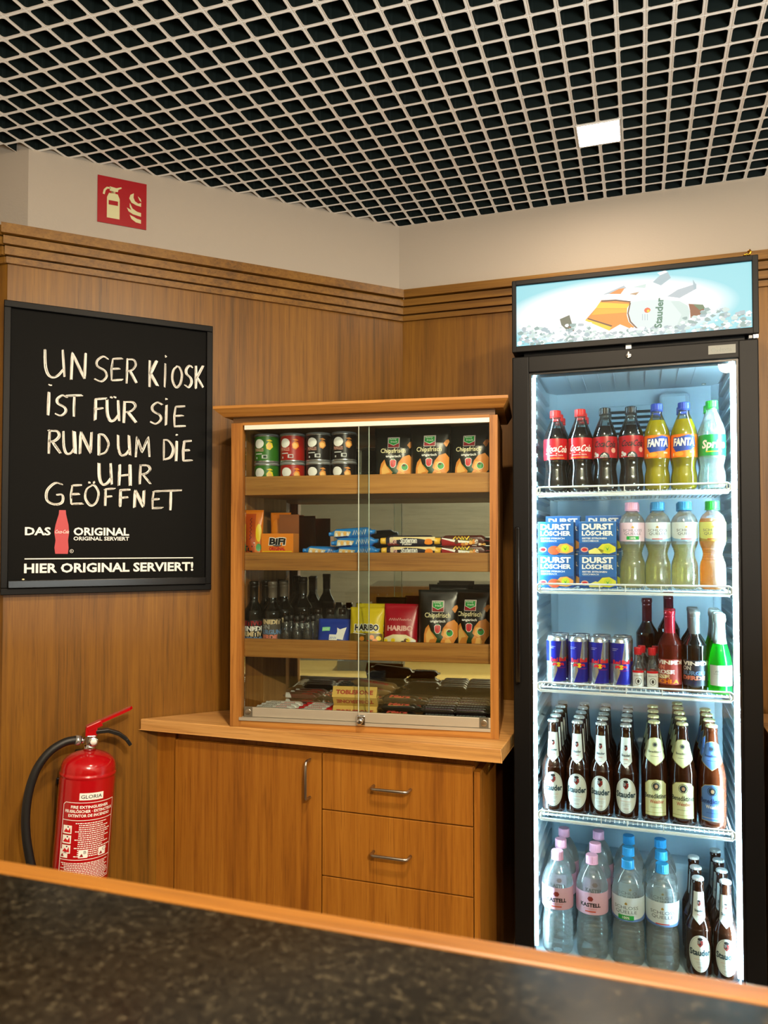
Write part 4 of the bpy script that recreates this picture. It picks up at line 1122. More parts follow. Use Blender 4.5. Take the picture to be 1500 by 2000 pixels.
ln.box(IX0 + .01, IX1 - .01, 2.47, IY1, IZ0, .345, LINER, .012, M=FO)
ln.box(-.045, -.042, IY1 - .006, IY1, .36, 1.6, LINER, M=FO)
ln.build('liner', fr_)
vt = MB(); vt.box(-.11, .100, IY1 - .018, IY1 - .002, 1.50, 1.745, LINER, .004, M=FO); 
for k in range(8): vt.box(-.095, .085, IY1 - .0186, IY1 - .017, 1.60 + k * .017, 1.609 + k * .017, DARKV, M=FO)
vt.build('fan_vent', fr_)
MB().box(.062, .150, 2.50, IY1 - .002, 1.655, 1.772, LINER, .014, M=FO, seg=3).build('control_box', fr_)
MB().lathe([(.006, 0), (.006, .003), (0, .003)], WHITE, 12, FO @ Matrix.Translation((.19, IY1 - .05, 1.79))).build('lamp_cap', fr_)
MB().lathe([(.004, 0), (.004, .002), (0, .002)], BLACK, 10, FO @ Matrix.Translation((-.028, IY1 - .0025, 1.185)) @ Matrix.Rotation(R(90), 4, 'X')).build('drain_plug', fr_)
# LED strips beside the door opening
LED = mat('led_glow', (.56, .85, 1.0), .4, emit=260)
for x0, x1, nm in ((.2245, .2310, 'right'), (-.2735, -.2705, 'left')):
    MB().box(x0, x1, FY + .055, FY + .063, .215 if nm == 'right' else .215, 1.765, LED if nm == 'right' else mat('led_glow_soft', (.56, .85, 1.0), .4, emit=130), M=FO).build('led_strip', fr_)
# door
dr_ = MB(); dx0, dx1, dz0, dz1 = -.274, .2315, .175, 1.760
def frame(mb, x0, x1, z0, z1, a0, a1, c0, c1, y0, y1, m, bev=.003):
    mb.box(x0, a0, y0, y1, z0, z1, m, bev, M=FO); mb.box(a1, x1, y0, y1, z0, z1, m, bev, M=FO)
    mb.box(a0 - .002, a1 + .002, y0, y1, z0, c0, m, bev, M=FO); mb.box(a0 - .002, a1 + .002, y0, y1, c1, z1, m, bev, M=FO)
frame(dr_, FX0, FX1 - .001, .07, 1.811, dx0 - .006, dx1 + .006, dz0 - .006, dz1 + .006, FY, FY + .046, BODY)
frame(dr_, dx0 - .008, dx1 + .008, dz0 - .008, dz1 + .008, dx0, dx1, dz0, dz1, FY + .006, FY + .046, mat('gasket_black', '060606', .3), .001)
door = dr_.build('door_frame', fr_)
MB().box(dx0 - .003, dx1 + .003, FY + .018, FY + .022, dz0 - .003, dz1 + .003, PANE, M=FO).build('glass_pane', door)
hh = MB().box(-.318, -.304, FY - .014, FY - .001, .93, 1.35, BLACKG, .005, M=FO, seg=3); hh.build('handle', door)
lk = MB().lathe([(.0075, 0), (.0075, .003), (.006, .004), (0, .004)], CHROME, 18, FO @ Matrix.Translation((-.023, FY, 1.793)) @ Matrix.Rotation(R(90), 4, 'X'))
lk.box(-.0245, -.0215, FY - .0062, FY - .0035, 1.785, 1.801, CHROME, M=FO).build('lock', door)
bg = MB().box(.168, .231, FY - .002, FY - .0002, 1.779, 1.801, mat('badge_grey', '70736f', .5, .2), M=FO)
A = Art(); A.ell(.180, 1.790, .006, .006, mat('badge_dark', '5b605e', .4, .5), 1, 6); A.text('Nexta', .205, 1.785, .010, mat('badge_dark', '5b605e'), 'c', .02, w=.034, lay=1)
bg.art(A, lambda x, y, l: tuple(FO @ Vector((x, FY - .002 - EPS * l, y)))).build('badge', door)
hg = MB().box(.272, .283, FY + .002, FY + .02, 1.813, 1.822, SILV, M=FO).box(.262, .270, FY + .004, FY + .02, 1.814, 1.821, GREY, M=FO); hg.build('hinge', fr_)
# header light box
hb_ = MB(); hz0, hz1 = 1.824, 2.021; px0, px1, pz0, pz1 = -.3135, .2705, 1.8405, 2.007
frame(hb_, FX0, FX1 + .001, hz0, hz1, px0, px1, pz0, pz1, FY, FY + .03, BODY, .002)
hb_.box(FX0, FX1 + .001, FY + .03, FB, hz0, hz1, BODY, M=FO); hb_.box(FX0 + .03, FX1 - .03, FY + .02, FB - .05, 1.808, 1.826, BODY, M=FO)
hdr = hb_.build('sign_box', fr_)
MB().box(-.030, -.016, FY + .012, FY + .02, 1.813, 1.823, WHITEP, M=FO).build('latch', hdr)
def glow(name, h, k=1.0):
    m = mat(name, h, .5, emit=min(k, 1.05)); m.node_tree.nodes['Principled BSDF'].inputs['Base Color'].default_value = (.02, .02, .02, 1); return m
sgn = MB(); 
def panel_mat():
    m = mat('sign_backlit', 'ffffff', .5, emit=1.1); nt = m.node_tree; N = nt.nodes.new; L = nt.links.new
    tc = N('ShaderNodeTexCoord'); sp = N('ShaderNodeSeparateXYZ'); L(tc.outputs['Generated'], sp.inputs[0])
    d = N('ShaderNodeMapping'); d.inputs['Location'].default_value = (-.44, 0, -.45); L(tc.outputs['Generated'], d.inputs[0])
    d.inputs['Scale'].default_value = (1.0, 0, 1.0)
    ln_ = N('ShaderNodeVectorMath'); ln_.operation = 'LENGTH'; 
    mm = N('ShaderNodeVectorMath'); mm.operation = 'MULTIPLY'; mm.inputs[1].default_value = (1.95, 0, 1.9); L(d.outputs[0], mm.inputs[0]); L(mm.outputs[0], ln_.inputs[0])
    cr = N('ShaderNodeValToRGB'); e = cr.color_ramp.elements
    e[0].position = .74; e[0].color = (1, 1, 1, 1); e[1].position = 1.0; e[1].color = hexc('86cfdb')
    L(ln_.outputs['Value'], cr.inputs[0]); b = nt.nodes['Principled BSDF']
    L(cr.outputs[0], b.inputs['Emission Color']); b.inputs['Base Color'].default_value = (.02, .02, .02, 1)
    return m
sgn.box(px0 - .002, px1 + .002, FY + .008, FY + .012, pz0 - .002, pz1 + .002, panel_mat(), M=FO)
pan = sgn.build('lit_panel', hdr)
def hq(x, y):
    s = (x - 27) / 1380; top = 235 - 150 * s; bot = 590 - 110 * s
    return (px0 + (px1 - px0) * s, pz1 - (pz1 - pz0) * (y - top) / (bot - top))
A = Art()
def HP(pts, m, lay=1): A.poly([hq(*p) for p in pts], m, lay, False)
g1 = glow('sign_ice_grey', 'aebfc8', 1.0); g2 = glow('sign_ice_blue', '9fbac4', 1.0); g3 = glow('sign_ice_white', 'f4fbfa', 1.0); g4 = glow('sign_ice_pale', 'c6dedb', 1.0); g5 = glow('sign_ice_teal', '86a8a8', 1.0)
HP([(858, 205), (900, 165), (945, 145), (962, 180), (905, 225)], g2); HP([(900, 165), (945, 145), (930, 135), (885, 150)], g3, 2)
HP([(940, 290), (1000, 250), (1105, 215), (1105, 245), (1010, 300)], g1); HP([(1085, 190), (1100, 215), (1105, 245), (1090, 250)], g2, 2)
HP([(560, 280), (690, 225), (705, 240), (600, 275)], g1); HP([(600, 275), (660, 245), (695, 240), (670, 275)], glow('sign_orange_soft', 'e88a3a', 1.0), 2)
HP([(720, 275), (780, 262), (760, 282)], glow('sign_tan', 'c9a27a', .8)); HP([(740, 235), (820, 215), (815, 240)], g4)
HP([(300, 425), (360, 400), (390, 500), (360, 505), (310, 460)], glow('sign_green_grey', '6a7c6c', .6)); HP([(355, 470), (385, 470), (390, 505), (360, 505)], glow('sign_rust', 'a0522a', .6), 2)
HP([(455, 432), (520, 360), (555, 312), (640, 308), (730, 318), (708, 355), (705, 400), (716, 440), (748, 470), (735, 485), (665, 455), (600, 492)], glow('sign_amber', 'f28a1e', 1.1))
HP([(520, 360), (545, 325), (722, 335), (708, 360)], glow('sign_yellow', 'ffc81e', 1.2), 2); HP([(495, 400), (520, 362), (708, 362), (704, 385)], glow('sign_yellow2', 'ffae1a', 1.2), 2)
HP([(553, 314), (640, 308), (730, 318), (726, 326), (640, 317), (556, 322)], glow('sign_brown', '7a4a2a', .6), 3); HP([(455, 432), (465, 424), (615, 470), (600, 492)], glow('sign_yellow', 'ffc81e', 1.2), 3); HP([(470, 424), (474, 418), (620, 462), (612, 470)], glow('sign_brown', '7a4a2a', .6), 4)
HP([(722, 325), (800, 312), (920, 308), (1010, 318), (1055, 345), (1068, 380), (1060, 430), (1030, 470), (960, 500), (840, 500), (760, 478), (722, 440), (708, 390)], glow('sign_label', 'd6e8e8', 1.0), 2)
HP([(722, 325), (730, 328), (716, 390), (730, 438), (768, 478), (757, 478), (720, 440), (708, 390)], glow('sign_brown', '7a4a2a', .6), 3)
HP([(960, 320), (1010, 318), (1055, 345), (1068, 380), (1060, 430), (1030, 470), (990, 470), (1020, 400)], g4, 3)
HP([(1060, 335), (1140, 340), (1152, 362), (1130, 400), (1070, 420), (1068, 375)], glow('sign_rust', 'a0522a', .6), 2); HP([(1085, 338), (1140, 340), (1152, 362), (1120, 372)], glow('sign_leaf', '5c8a66', .7), 3)
p = hq(905, 478); A.text('Stauder', p[0], p[1], .0170, glow('sign_text_green', '14806a', .8), 'l', .03, w=.078, rot=R(86), lay=17)
p = hq(825, 372); A.ell(p[0], p[1], .008, .007, glow('sign_crest', 'e0542a', 1), 4, 8); A.ell(p[0] + .002, p[1] - .002, .004, .004, glow('sign_yellow', 'ffc81e', 1.2), 5, 6)
for k in range(3): p = hq(795 + 14 * k, 395); A.rect(p[0], p[0] + .0016, p[1] - .016, p[1], g2, 4, False)
rn = random.Random(12)
ice = (g1, g2, g3, g4, g4, g3, g5)
def iceh(s): return .24 + .05 * math.sin(9 * s) + .04 * math.sin(23 * s + 1)
for k in range(420):
    s = rn.random(); y = rn.random() ** 1.3 * (iceh(s) * (1.0 if not .33 < s < .72 else .5))
    cx = px0 + .006 + (px1 - px0 - .012) * s; cz = pz0 + .004 + (pz1 - pz0) * y
    r = rn.uniform(.0025, .009); n = rn.choice((4, 5, 6)); o = rn.random() * 6
    pts = [(min(max(cx + r * math.cos(o + 6.283 * i / n) * rn.uniform(.7, 1.4), px0), px1), max(cz + r * .7 * math.sin(o + 6.283 * i / n) * rn.uniform(.7, 1.3), pz0)) for i in range(n)]
    A.el.append((pts, [(0, i, i + 1) for i in range(1, n - 1)], rn.choice(ice), 6 + k * .02, False))
MB().art(A, lambda x, y, l: tuple(FO @ Vector((x, FY + .008 - .0002 - EPS * .5 * l, y)))).build('sign_print', hdr)
t = thing('metal_clip', 'tiny golden metal clip lying on top of the fridge sign', 'clip', (.262, FY + .012, hz1 + .0005))
MB().tube([(-.008, 0, .003), (-.003, .002, .008), (.004, 0, .004), (.008, -.002, .010), (.006, 0, .016), (.001, .002, .012)], .0028, mat('brass', 'c9922c', .25, 1), 8).build('clip', t)
# shelves
def shelf(z, lip=.020):
    m = MB(); x0, x1, y0, y1 = -.262, .216, 2.122, 2.50
    for k in range(41): m.tube([(x0 + .008 + (x1 - x0 - .016) * k / 40, y0, z - .0015), (x0 + .008 + (x1 - x0 - .016) * k / 40, y1, z - .0015)], .0013, WIREW, 5, M=FO)
    for y in (y0 + .02, (y0 + y1) / 2, y1): m.tube([(x0, y, z - .0045), (x1, y, z - .0045)], .0022, WIREW, 6, M=FO)
    for x in (x0, x1): m.tube([(x, y0, z - .0035), (x, y1, z - .0035)], .0028, WIREW, 6, M=FO)
    o = m.build('shelf', fr_)
    f = MB(); zt = z + lip * .55; zb = z - .010
    loop = [(x0, zb), (x0 - .004, zb + .004), (x0 - .004, zt - .005), (x0 + .001, zt), (x1 - .001, zt), (x1 + .004, zt - .005), (x1 + .004, zb + .004), (x1, zb), (x0, zb)]
    f.tube([(x, y0 - .004, q) for x, q in loop], .0026, WIREW, 8, M=FO, caps=False)
    for k in (.0, .33, .47, .66, 1): f.tube([(x0 + .004 + (x1 - x0 - .008) * k, y0 - .004, zb), (x0 + .004 + (x1 - x0 - .008) * k, y0 - .004, zt)], .0016, WIREW, 6, M=FO)
    f.box(x0, x1, y0 - .004, y0 + .012, zb - .0055, zb - .001, WIREW, .001, M=FO)
    f.build('front_rail', o)
    return o
ZS = [1.4475, 1.184, .9165, .570]
for z in ZS: shelf(z)

# ================================================================== bottles
def put(rep, x, y, z, label, group, turn=None):
    # fronts are turned a little towards the door's middle, as set down by hand
    return rep.put((x, y, z + .0005), label, group, rz=(turn if turn is not None else R(random.uniform(-7, 7))))
def cap_part(t, r, z0, z1, m, name='cap'):
    MB().lathe([(r, z0), (r, z1 - .002), (r * .93, z1), (0, z1)], m, 40, flute=-.0005, smooth=False).lathe([(r + .0004, z0 - .0035), (r + .0004, z0 - .0008)], m, 28).build(name, t)
def pet(name, cat, prof, shell, liquid, level, capm, capr, capz, art, shrink=.94, opaque=False):
    t = thing(name, 'x', cat)
    MB().lathe(prof, shell, 32, cap=False).build('bottle', t)
    if liquid:
        lp = [(0, prof[0][1] + .002)] + [(r * shrink, z + .001) for r, z in prof if z < level] + [(radius_of(prof)(level) * shrink, level), (0, level)]
        MB().lathe(lp, liquid, 32, cap=False).build('drink', t)
    cap_part(t, capr, capz[0], capz[1], capm)
    A = Art(); art(A); MB().art(A, on_cyl(radius_of(prof)), .005).build('label', t)
    return Repeat(t)
def rows(base, H, waist=None, rib=0, n=5): return smooth_prof(base, n)
coke_p = smooth_prof([(.012, .004), (.022, .0), (.028, .003), (.0312, .014), (.0315, .03), (.0288, .052), (.0275, .066), (.0292, .080), (.0325, .092), (.0328, .12), (.0325, .146), (.0295, .160), (.022, .180), (.0155, .196), (.0132, .203)], 4) + [(.0132, .208)]
def coke_art(script, bg):
    def f(A):
        hw = .066; A.rect(-hw, hw, .088, .146, bg, 0)
        if script:
            A.text('Coca', -.013, .110, .017, WHITE, 'c', .02, w=.030, shear=.3, lay=2); A.text('-Cola', .016, .108, .018, WHITE, 'c', .02, w=.036, shear=.3, lay=2)
            A.line([(-.028, .1045), (-.012, .107), (.004, .104)], .0022, WHITE, 2); A.text('ORIGINAL TASTE', .001, .098, .0028, WHITE, 'c', .01, w=.040, lay=2); A.rect(-.024, .026, .0915, .0925, YELL, 2)
        else:
            A.text('Coca', -.013, .118, .016, BLACK, 'c', .02, w=.030, shear=.3, lay=2); A.text('-Cola', .015, .117, .017, BLACK, 'c', .02, w=.034, shear=.3, lay=2)
            A.line([(-.026, .113), (0, .115), (.02, .112)], .0018, mat('print_deep_red', '6a0c14'), 2)
            for k, (x, y, r) in enumerate(((-.024, .101, .004), (-.018, .096, .005), (-.026, .093, .003), (.027, .108, .007))): A.ell(x, y, r, r, LGREY if k < 3 else mat('print_pale_red', 'd8a090'), 2, 12)
            A.ell(.002, .088, .014, .015, BLACK, 2, 20, 0, PI); 
            for k in range(5): A.line([(-.008 + k * .004, .0885), (-.006 + k * .0036, .094), (.002, .101)], .0013, WHITE, 3)
    return f
CR = mat('label_cola_red', 'c0121e', .3)
coke = pet('cola_bottle', 'cola bottle', coke_p, PETC, COLA, .176, mat('cap_red', 'd0201c', .35), .0152, (.211, .2275), coke_art(1, CR), .95)
zero = pet('cola_bottle', 'cola bottle', coke_p, PETC, COLA, .177, mat('cap_black', '141416', .35), .0152, (.211, .2275), coke_art(0, mat('label_zero_red', 'a8121e', .3)), .95)
z = ZS[0]; g_ = 'cola bottles on the top fridge shelf'; YS = lambda k, y0=2.172, p=.0685: y0 + p * k
for k in range(3):
    put(coke, -.2205, YS(k), z, f'red-capped cola bottle nearest the door handle, {ORD[k]} in its file', g_)
    put(coke, -.1535, YS(k), z, f'red-capped cola bottle in the second file from the handle, {ORD[k]} in its file', g_)
for k in range(2):
    put(zero, -.0875, YS(k), z, f'black-capped cola bottle beside the red caps, {ORD[k]} in its file', g_)
    put(zero, -.0195, YS(k), z, f'black-capped cola bottle beside the orange soda, {ORD[k]} in its file', g_)
fan_p = smooth_prof([(.012, .004), (.022, .0), (.029, .003), (.0318, .014), (.0318, .036), (.0290, .052), (.0282, .060), (.030, .072), (.0325, .084), (.0328, .11), (.0325, .145), (.0300, .160), (.022, .182), (.0155, .198), (.0132, .205)], 4) + [(.0132, .211)]
def fanta_art(A):
    A.rect(-.07, .07, .083, .144, mat('label_soda_orange', 'f07a14', .35), 0)
    A.poly([(-.026, .106), (-.02, .098), (.02, .102), (.032, .116), (.030, .138), (.012, .142), (-.018, .134), (-.028, .120)], mat('print_soda_blue', '1c3f9c'), 1)
    A.text('FANTA', .001, .1125, .0205, mat('print_soda_blue', '1c3f9c'), 'c', .12, w=.060, lay=2, shear=.08); A.text('FANTA', .001, .114, .0185, WHITE, 'c', .05, w=.055, lay=3, shear=.08)
    A.ell(-.012, .092, .012, .006, mat('print_orange_light', 'f8a02c'), 1); A.rect(.016, .028, .094, .099, CREAM, 1); A.rect(-.03, -.026, .087, .095, CREAM, 1)
fanta = pet('orange_soda_bottle', 'soda bottle', fan_p, PETC, FANTA, .186, mat('cap_blue', '1c3fb0', .35), .0152, (.214, .231), fanta_art, .96)
g_ = 'orange soda bottles on the top fridge shelf'
for k in range(2):
    put(fanta, .0465, YS(k), z, f'orange soda bottle next to the black-capped cola, {ORD[k]} in its file', g_)
    put(fanta, .1145, YS(k), z, f'orange soda bottle next to the clear lemonade, {ORD[k]} in its file', g_)
def sprite_art(A):
    A.rect(-.07, .07, .085, .140, mat('label_lemonade_green', '12a04a', .35), 0); A.text('Sprite', .0, .105, .020, WHITE, 'c', .04, w=.062, lay=2, shear=.15); A.rect(-.02, .02, .094, .0965, YELL, 1)
sprite = pet('clear_lemonade_bottle', 'soda bottle', fan_p, PET, SPRT, .18, mat('cap_green', '20b02c', .35), .0152, (.214, .231), sprite_art, .96)
for k in range(2): put(sprite, .183, YS(k), z, f'green-capped clear lemonade bottle on the top shelf, {ORD[k]} in its file', 'clear lemonade bottles')

# second shelf: cartons and half-litre waters
def carton(lem, H=.0895):
    t = thing('drink_carton', 'x', 'drink carton')
    CB = mat('carton_blue', '1a64ac', .35)
    MB().box(-.0485, .0485, 0, .063, 0, H, CB, .0015).build('box', t)
    A = Art(); k = H / .0895
    A.text('DURST', 0, .068 * k, .0145, WHITE, 'c', .045, w=.081, lay=1); A.text('LÖSCHER', 0, .0515 * k, .0115, WHITE, 'c', .04, w=.082, lay=1)
    A.text('EISTEE ' + ('ZITRONEN' if lem else 'PFIRSICH'), -.040, .0415, .0042, WHITE, 'l', .03, w=.064, lay=1); A.text('GESCHMACK', -.040, .0345, .0042, WHITE, 'l', .01, w=.044, lay=1)
    A.rect(-.048, .048, .0005, .031, mat('carton_deep_blue', '164e94', .35), .5)
    A.ell(-.034, .013, .010, .007, mat('print_pale_red', 'd8a090'), 1); A.ell(-.034, .013, .007, .004, RED, 2)
    if lem: A.poly([(-.022, .002), (.012, .002), (.016, .012), (-.006, .018), (-.024, .010)], mat('print_lemon_pale', 'e8e27a'), 2)
    else: A.ell(-.004, .011, .017, .012, mat('print_peach', 'e0542a'), 2); A.poly([(-.018, .01), (-.012, .024), (-.002, .02)], GREEN, 1)
    A.poly([(.0, .016), (.012, .028), (.03, .030), (.047, .020), (.047, .008), (.03, .002), (.01, .004)], mat('print_lemon', 'd8d42a') if lem else mat('print_peach_light', 'f0a04a'), 2)
    A.ell(.026, .016, .0105, .0105, mat('print_lime_dot', 'c2cc1e'), 3); A.poly([(.021, .020), (.026, .010), (.031, .022), (.026, .015)], GREEN, 4)
    MB().art(A, on_front(0)).build('print', t)
    return Repeat(t)
cp, cl = carton(0), carton(1)
g_ = 'iced tea cartons on the second fridge shelf'; z = ZS[1]
for rep, x, nm in ((cp, -.219, 'peach'), (cl, -.108, 'lemon')):
    for j in range(2):
        put(rep, x, 2.140, z + .0905 * j, f'blue {nm} iced tea carton, {("bottom", "top")[j]} of the front stack', g_, R(random.uniform(-1.5, 1.5)))
        o = put(rep, x + .012, 2.225, z + .1000 * j, f'blue {nm} iced tea carton, {("bottom", "top")[j]} of the stack behind', g_, R(2)); o.scale = (1, 1, 1.105)
half = [(.012, .004), (.020, .0), (.029, .003), (.0318, .012)]
half_p = smooth_prof(half + [(.0318, .050), (.0310, .066), (.0262, .084), (.0245, .093), (.0262, .102), (.0318, .120), (.0325, .128)], 4) + smooth_prof([(.0325, .130), (.0325, .172), (.0315, .180), (.026, .193), (.018, .201), (.0145, .205)], 4) + [(.0145, .211)]
def wave(prof, z0, z1, amp, per):
    out = []; f = radius_of(prof); z = prof[0][1]
    extra = [z0 + (z1 - z0) * i / 40 for i in range(41)]
    zs = sorted(set([q for _, q in prof if q < z0 or q > z1] + extra))
    low = [(r, q) for r, q in prof[:3]]
    for q in zs:
        if q <= prof[2][1]: continue
        out.append((f(q) - (amp * (1 + math.sin(2 * PI * (q - z0) / per)) if z0 < q < z1 else 0), q))
    return low + out
half_p = wave(half_p, .074, .112, .0006, .0062)
def quelle_art(tint, accent, big=None, z0=.126, z1=.176, hw=.062):
    def f(A):
        A.rect(-hw, hw, z0, z1, tint, 0); h = z1 - z0
        A.text('SCHLOSS', 0, z0 + h * .52, h * .13, mat('print_slate', '5a6470'), 'c', .0, w=hw * .82, lay=1); A.text('QUELLE', 0, z0 + h * .34, h * .13, mat('print_slate', '5a6470'), 'c', .0, w=hw * .72, lay=1)
        A.poly([(-.004, z0 + h * .74), (0, z0 + h * .82), (.004, z0 + h * .74), (.002, z0 + h * .70), (-.002, z0 + h * .70)], GOLD, 1)
        if accent:
            A.poly([(-hw, z0), (-hw, z0 + h * .34), (-hw * .55, z0 + h * .16), (0, z0 + h * .06), (hw * .5, z0 + h * .14), (hw, z0 + h * .34), (hw, z0)], accent, .5)
        if big: A.rect(-hw * .26, hw * .26, z0 + h * .08, z0 + h * .27, big, 2); A.text('100%', 0, z0 + h * .12, h * .10, WHITE, 'c', .02, lay=3)
        else: A.rect(-hw * .22, hw * .22, z0 + h * .10, z0 + h * .14, RED, 2)
    return f
LP_, LBL, LLM = mat('label_pale_pink', 'e2c8dc', .4), mat('label_pale_blue', 'd4e2ea', .4), mat('label_pale_lime', 'd6dc7c', .4)
h1 = pet('water_bottle', 'water bottle', half_p, PET, LEMON, .118, PINK, .0178, (.2115, .231), quelle_art(LP_, None, GREEN), .96)
h2 = pet('water_bottle', 'water bottle', half_p, PET, LEMON, .118, SKY, .0178, (.2115, .231), quelle_art(LBL, mat('print_water_blue', '8ab8dc')), .96)
h3 = pet('apple_drink_bottle', 'drink bottle', half_p, PET, APPLE, .186, mat('cap_green', '20b02c'), .0178, (.2115, .231), quelle_art(LLM, GOLD), .96)
g_ = 'flavoured water bottles on the second fridge shelf'
for k in range(2): put(h1, -.0195 + .002 * k, YS(k), z, f'pink-capped flavoured water bottle beside the cartons, {ORD[k]} in its file', g_)
for k in range(3): put(h2, .0465, YS(k), z, f'blue-capped flavoured water bottle beside the pink caps, {ORD[k]} in its file', g_)
for k in range(2): put(h2, .1135, YS(k), z, f'blue-capped flavoured water bottle beside the amber drink, {ORD[k]} in its file', g_)
put(h3, .1815, YS(0), z, 'green-capped amber drink bottle at the hinge end of the second shelf', 'amber drink bottle')

# third shelf: cans, vodka, wine, sparkling wine
z = ZS[2]
t = thing('energy_drink_can', 'x', 'drink can')
CS = mat('can_silver', 'c4c8cc', .25, .8); CBL = mat('can_cobalt', '14209a', .28, .25)
MB().lathe(smooth_prof([(.019, .002), (.0215, .0), (.0255, .006), (.0265, .011)], 3) + [(.0265, .121)] + smooth_prof([(.0265, .122), (.0245, .129), (.0235, .131)], 3), CS, 32).build('can', t)
MB().lathe([(.0235, .131), (.0240, .1335), (.0232, .1345), (.0225, .132), (0, .1315)], CS, 32).box(-.004, .004, -.014, .006, .132, .1335, STEEL).build('lid', t)
A = Art(); TT = .0832
for c0 in (-1, 0, 1):
    x = c0 * TT
    A.poly([(x - .040, .066), (x + .003, .066), (x + .010, .121), (x - .040, .121)], CBL, 0); A.poly([(x + .001, .013), (x + .0385, .013), (x + .0385, .066), (x - .003, .066)], CBL, 0) if c0 == 0 else None
A.poly([(-.012, .012), (.036, .012), (.036, .058), (.004, .058)], CBL, .5)
A.text('Red', -.010, .0665, .010, mat('print_signal_red', 'd8142c'), 'c', .04, w=.020, lay=2); A.text('Bull', .015, .0665, .010, mat('print_signal_red', 'd8142c'), 'c', .04, w=.024, lay=2)
A.ell(.002, .058, .0065, .0065, YELL, 2)
for sg_ in (-1, 1): A.poly([(.002 + sg_ * .002, .058), (.002 + sg_ * .006, .0625), (.002 + sg_ * .014, .062), (.002 + sg_ * .016, .056), (.002 + sg_ * .012, .054), (.002 + sg_ * .010, .058), (.002 + sg_ * .005, .054)], mat('print_signal_red', 'd8142c'), 3)
A.scr(.0, .024, .048, .0026, mat('print_signal_red', 'd8142c')); A.rect(-.022, -.006, .106, .1066, WHITE, 2); A.rect(-.022, -.010, .102, .1026, WHITE, 2)
MB().art(A, on_cyl(.0265), .005).build('print', t)
can = Repeat(t); g_ = 'energy drink cans on the third fridge shelf'
for i, x in enumerate((-.2205, -.163, -.108, -.0525)):
    for k in range(2): put(can, x + (0, .006)[k], 2.162 + .056 * k, z, f'blue and silver energy drink can, {ORD[i] if i else "first"} from the handle side, {("front", "back")[k]} row', g_, R(8 + random.uniform(-5, 5)))
t = thing('miniature_bottle', 'x', 'miniature bottle')
pr = smooth_prof([(.006, .003), (.013, .0), (.0165, .003), (.0168, .05), (.016, .058), (.010, .072), (.0085, .080)], 3) + [(.0085, .092)]
MB().lathe(pr, CLEARG, 22, cap=False).build('bottle', t); cap_part(t, .0098, .094, .110, mat('cap_crimson', 'c01424', .35))
A = Art(); A.rect(-.016, .016, .008, .050, mat('label_frost', 'dfe6e8', .4), 0); A.rect(-.016, .016, .044, .050, RED, 1); A.scr(-.011, .011, .035, .004, BLACK, 1); A.ring(0, .022, .008, .009, .0012, BLACK, 1); A.ell(0, .022, .003, .005, BLACK, 1, 10)
MB().art(A, on_cyl(radius_of(pr)), .005).build('label', t)
vod = Repeat(t); g_ = 'clear spirit miniatures in the fridge'
for i, x in enumerate((-.0075, .0285)):
    for k in range(2): put(vod, x + .010 * k, 2.165 + .040 * k, z, f'red-capped clear miniature bottle beside the {("cans", "rose wine")[i]}, {("front", "back")[k]} row', g_)
def fwine(glass, cap, rows, bg): 
    r = wine(glass, cap, rows, .210, .0298, (.018, .084), bg, .140); return r
WLR = fwine(ROSEG, mat('capsule_red', 'b01c30', .25, .3), [('VINEDI', WHITE), ('ON', ROSEP), ('ROSE', WHITE), ('SSE', CREAM), ('SCHLA', ORNG)], mat('label_rose_deep', '9c3a34', .45))
WLB = fwine(DARKG, mat('capsule_silver_grey', '8e979a', .3, .4), [('VINEDI', WHITE), ('ON', LGREY), ('BURGU', STEELB), ('DERDE', ROSEP), ('ION', NAVY)], mat('label_ink_blue', '1c2432', .45))
WLD = fwine(BROWNG, mat('capsule_wine_red', '4a0c18', .3, .3), [('VINEDI', GREY), ('ON', GREY), ('VINEDI', GREY)], mat('label_ink', '16161a'))
g_ = 'small wine bottles on the third fridge shelf'
put(WLR, .0735, 2.172, z, 'rose wine bottle with red capsule beside the clear miniatures, front one', g_, R(-4))
put(WLR, .077, 2.242, z, 'red-capsuled rose wine bottle standing behind the front rose bottle', g_)
put(WLD, .018, 2.325, z, 'dark red-capsuled wine bottle at the back, next to the rose bottles', g_).scale = (1, 1, 1.1)
put(WLD, .0765, 2.335, z, 'tall dark wine bottle at the back between rose and white wine', g_).scale = (1, 1, 1.2)
put(WLB, .1345, 2.172, z, 'white wine bottle with grey capsule and blue lettering, front one', g_, R(3))
put(WLB, .137, 2.242, z, 'grey-capsuled wine bottle second in the file beside the green bottles', g_)
put(WLB, .138, 2.312, z, 'grey-capsuled wine bottle third in the file beside the green bottles', g_)
t = thing('sparkling_wine_bottle', 'x', 'sparkling wine bottle')
pr = smooth_prof([(.008, .008), (.022, .0), (.0275, .003), (.0285, .010), (.0285, .070), (.0275, .086), (.022, .110), (.0155, .132), (.0135, .150), (.0125, .170)], 4) + [(.0125, .196)]
MB().lathe(pr, GREENG, 28).build('bottle', t)
f = radius_of(pr); SFO = mat('foil_pale', 'c8d4cf', .3, .4)
MB().lathe([(f(z_) + .0006, z_) for z_ in (.128, .14, .155, .17, .182)] + [(.0150, .184), (.0155, .192), (.0140, .203), (.010, .206), (0, .2065)], SFO, 26).build('foil', t)
A = Art(); A.rect(-.034, .034, .022, .074, mat('label_pale_grey', 'cfd8d4', .4), 0); A.scr(-.017, .017, .056, .005, mat('print_slate', '5a6470'), 1); A.rect(-.022, .022, .0515, .0523, GREY, 1); A.scr(-.010, .010, .030, .0025, GREY, 1)
MB().art(A, on_cyl(f), .005).build('label', t)
sek = Repeat(t)
for k in range(4): put(sek, .1955 + .0005 * k, 2.168 + .062 * k, z, f'green sparkling wine bottle with pale foil, {ORD[k]} in its file', 'green sparkling wine bottles')

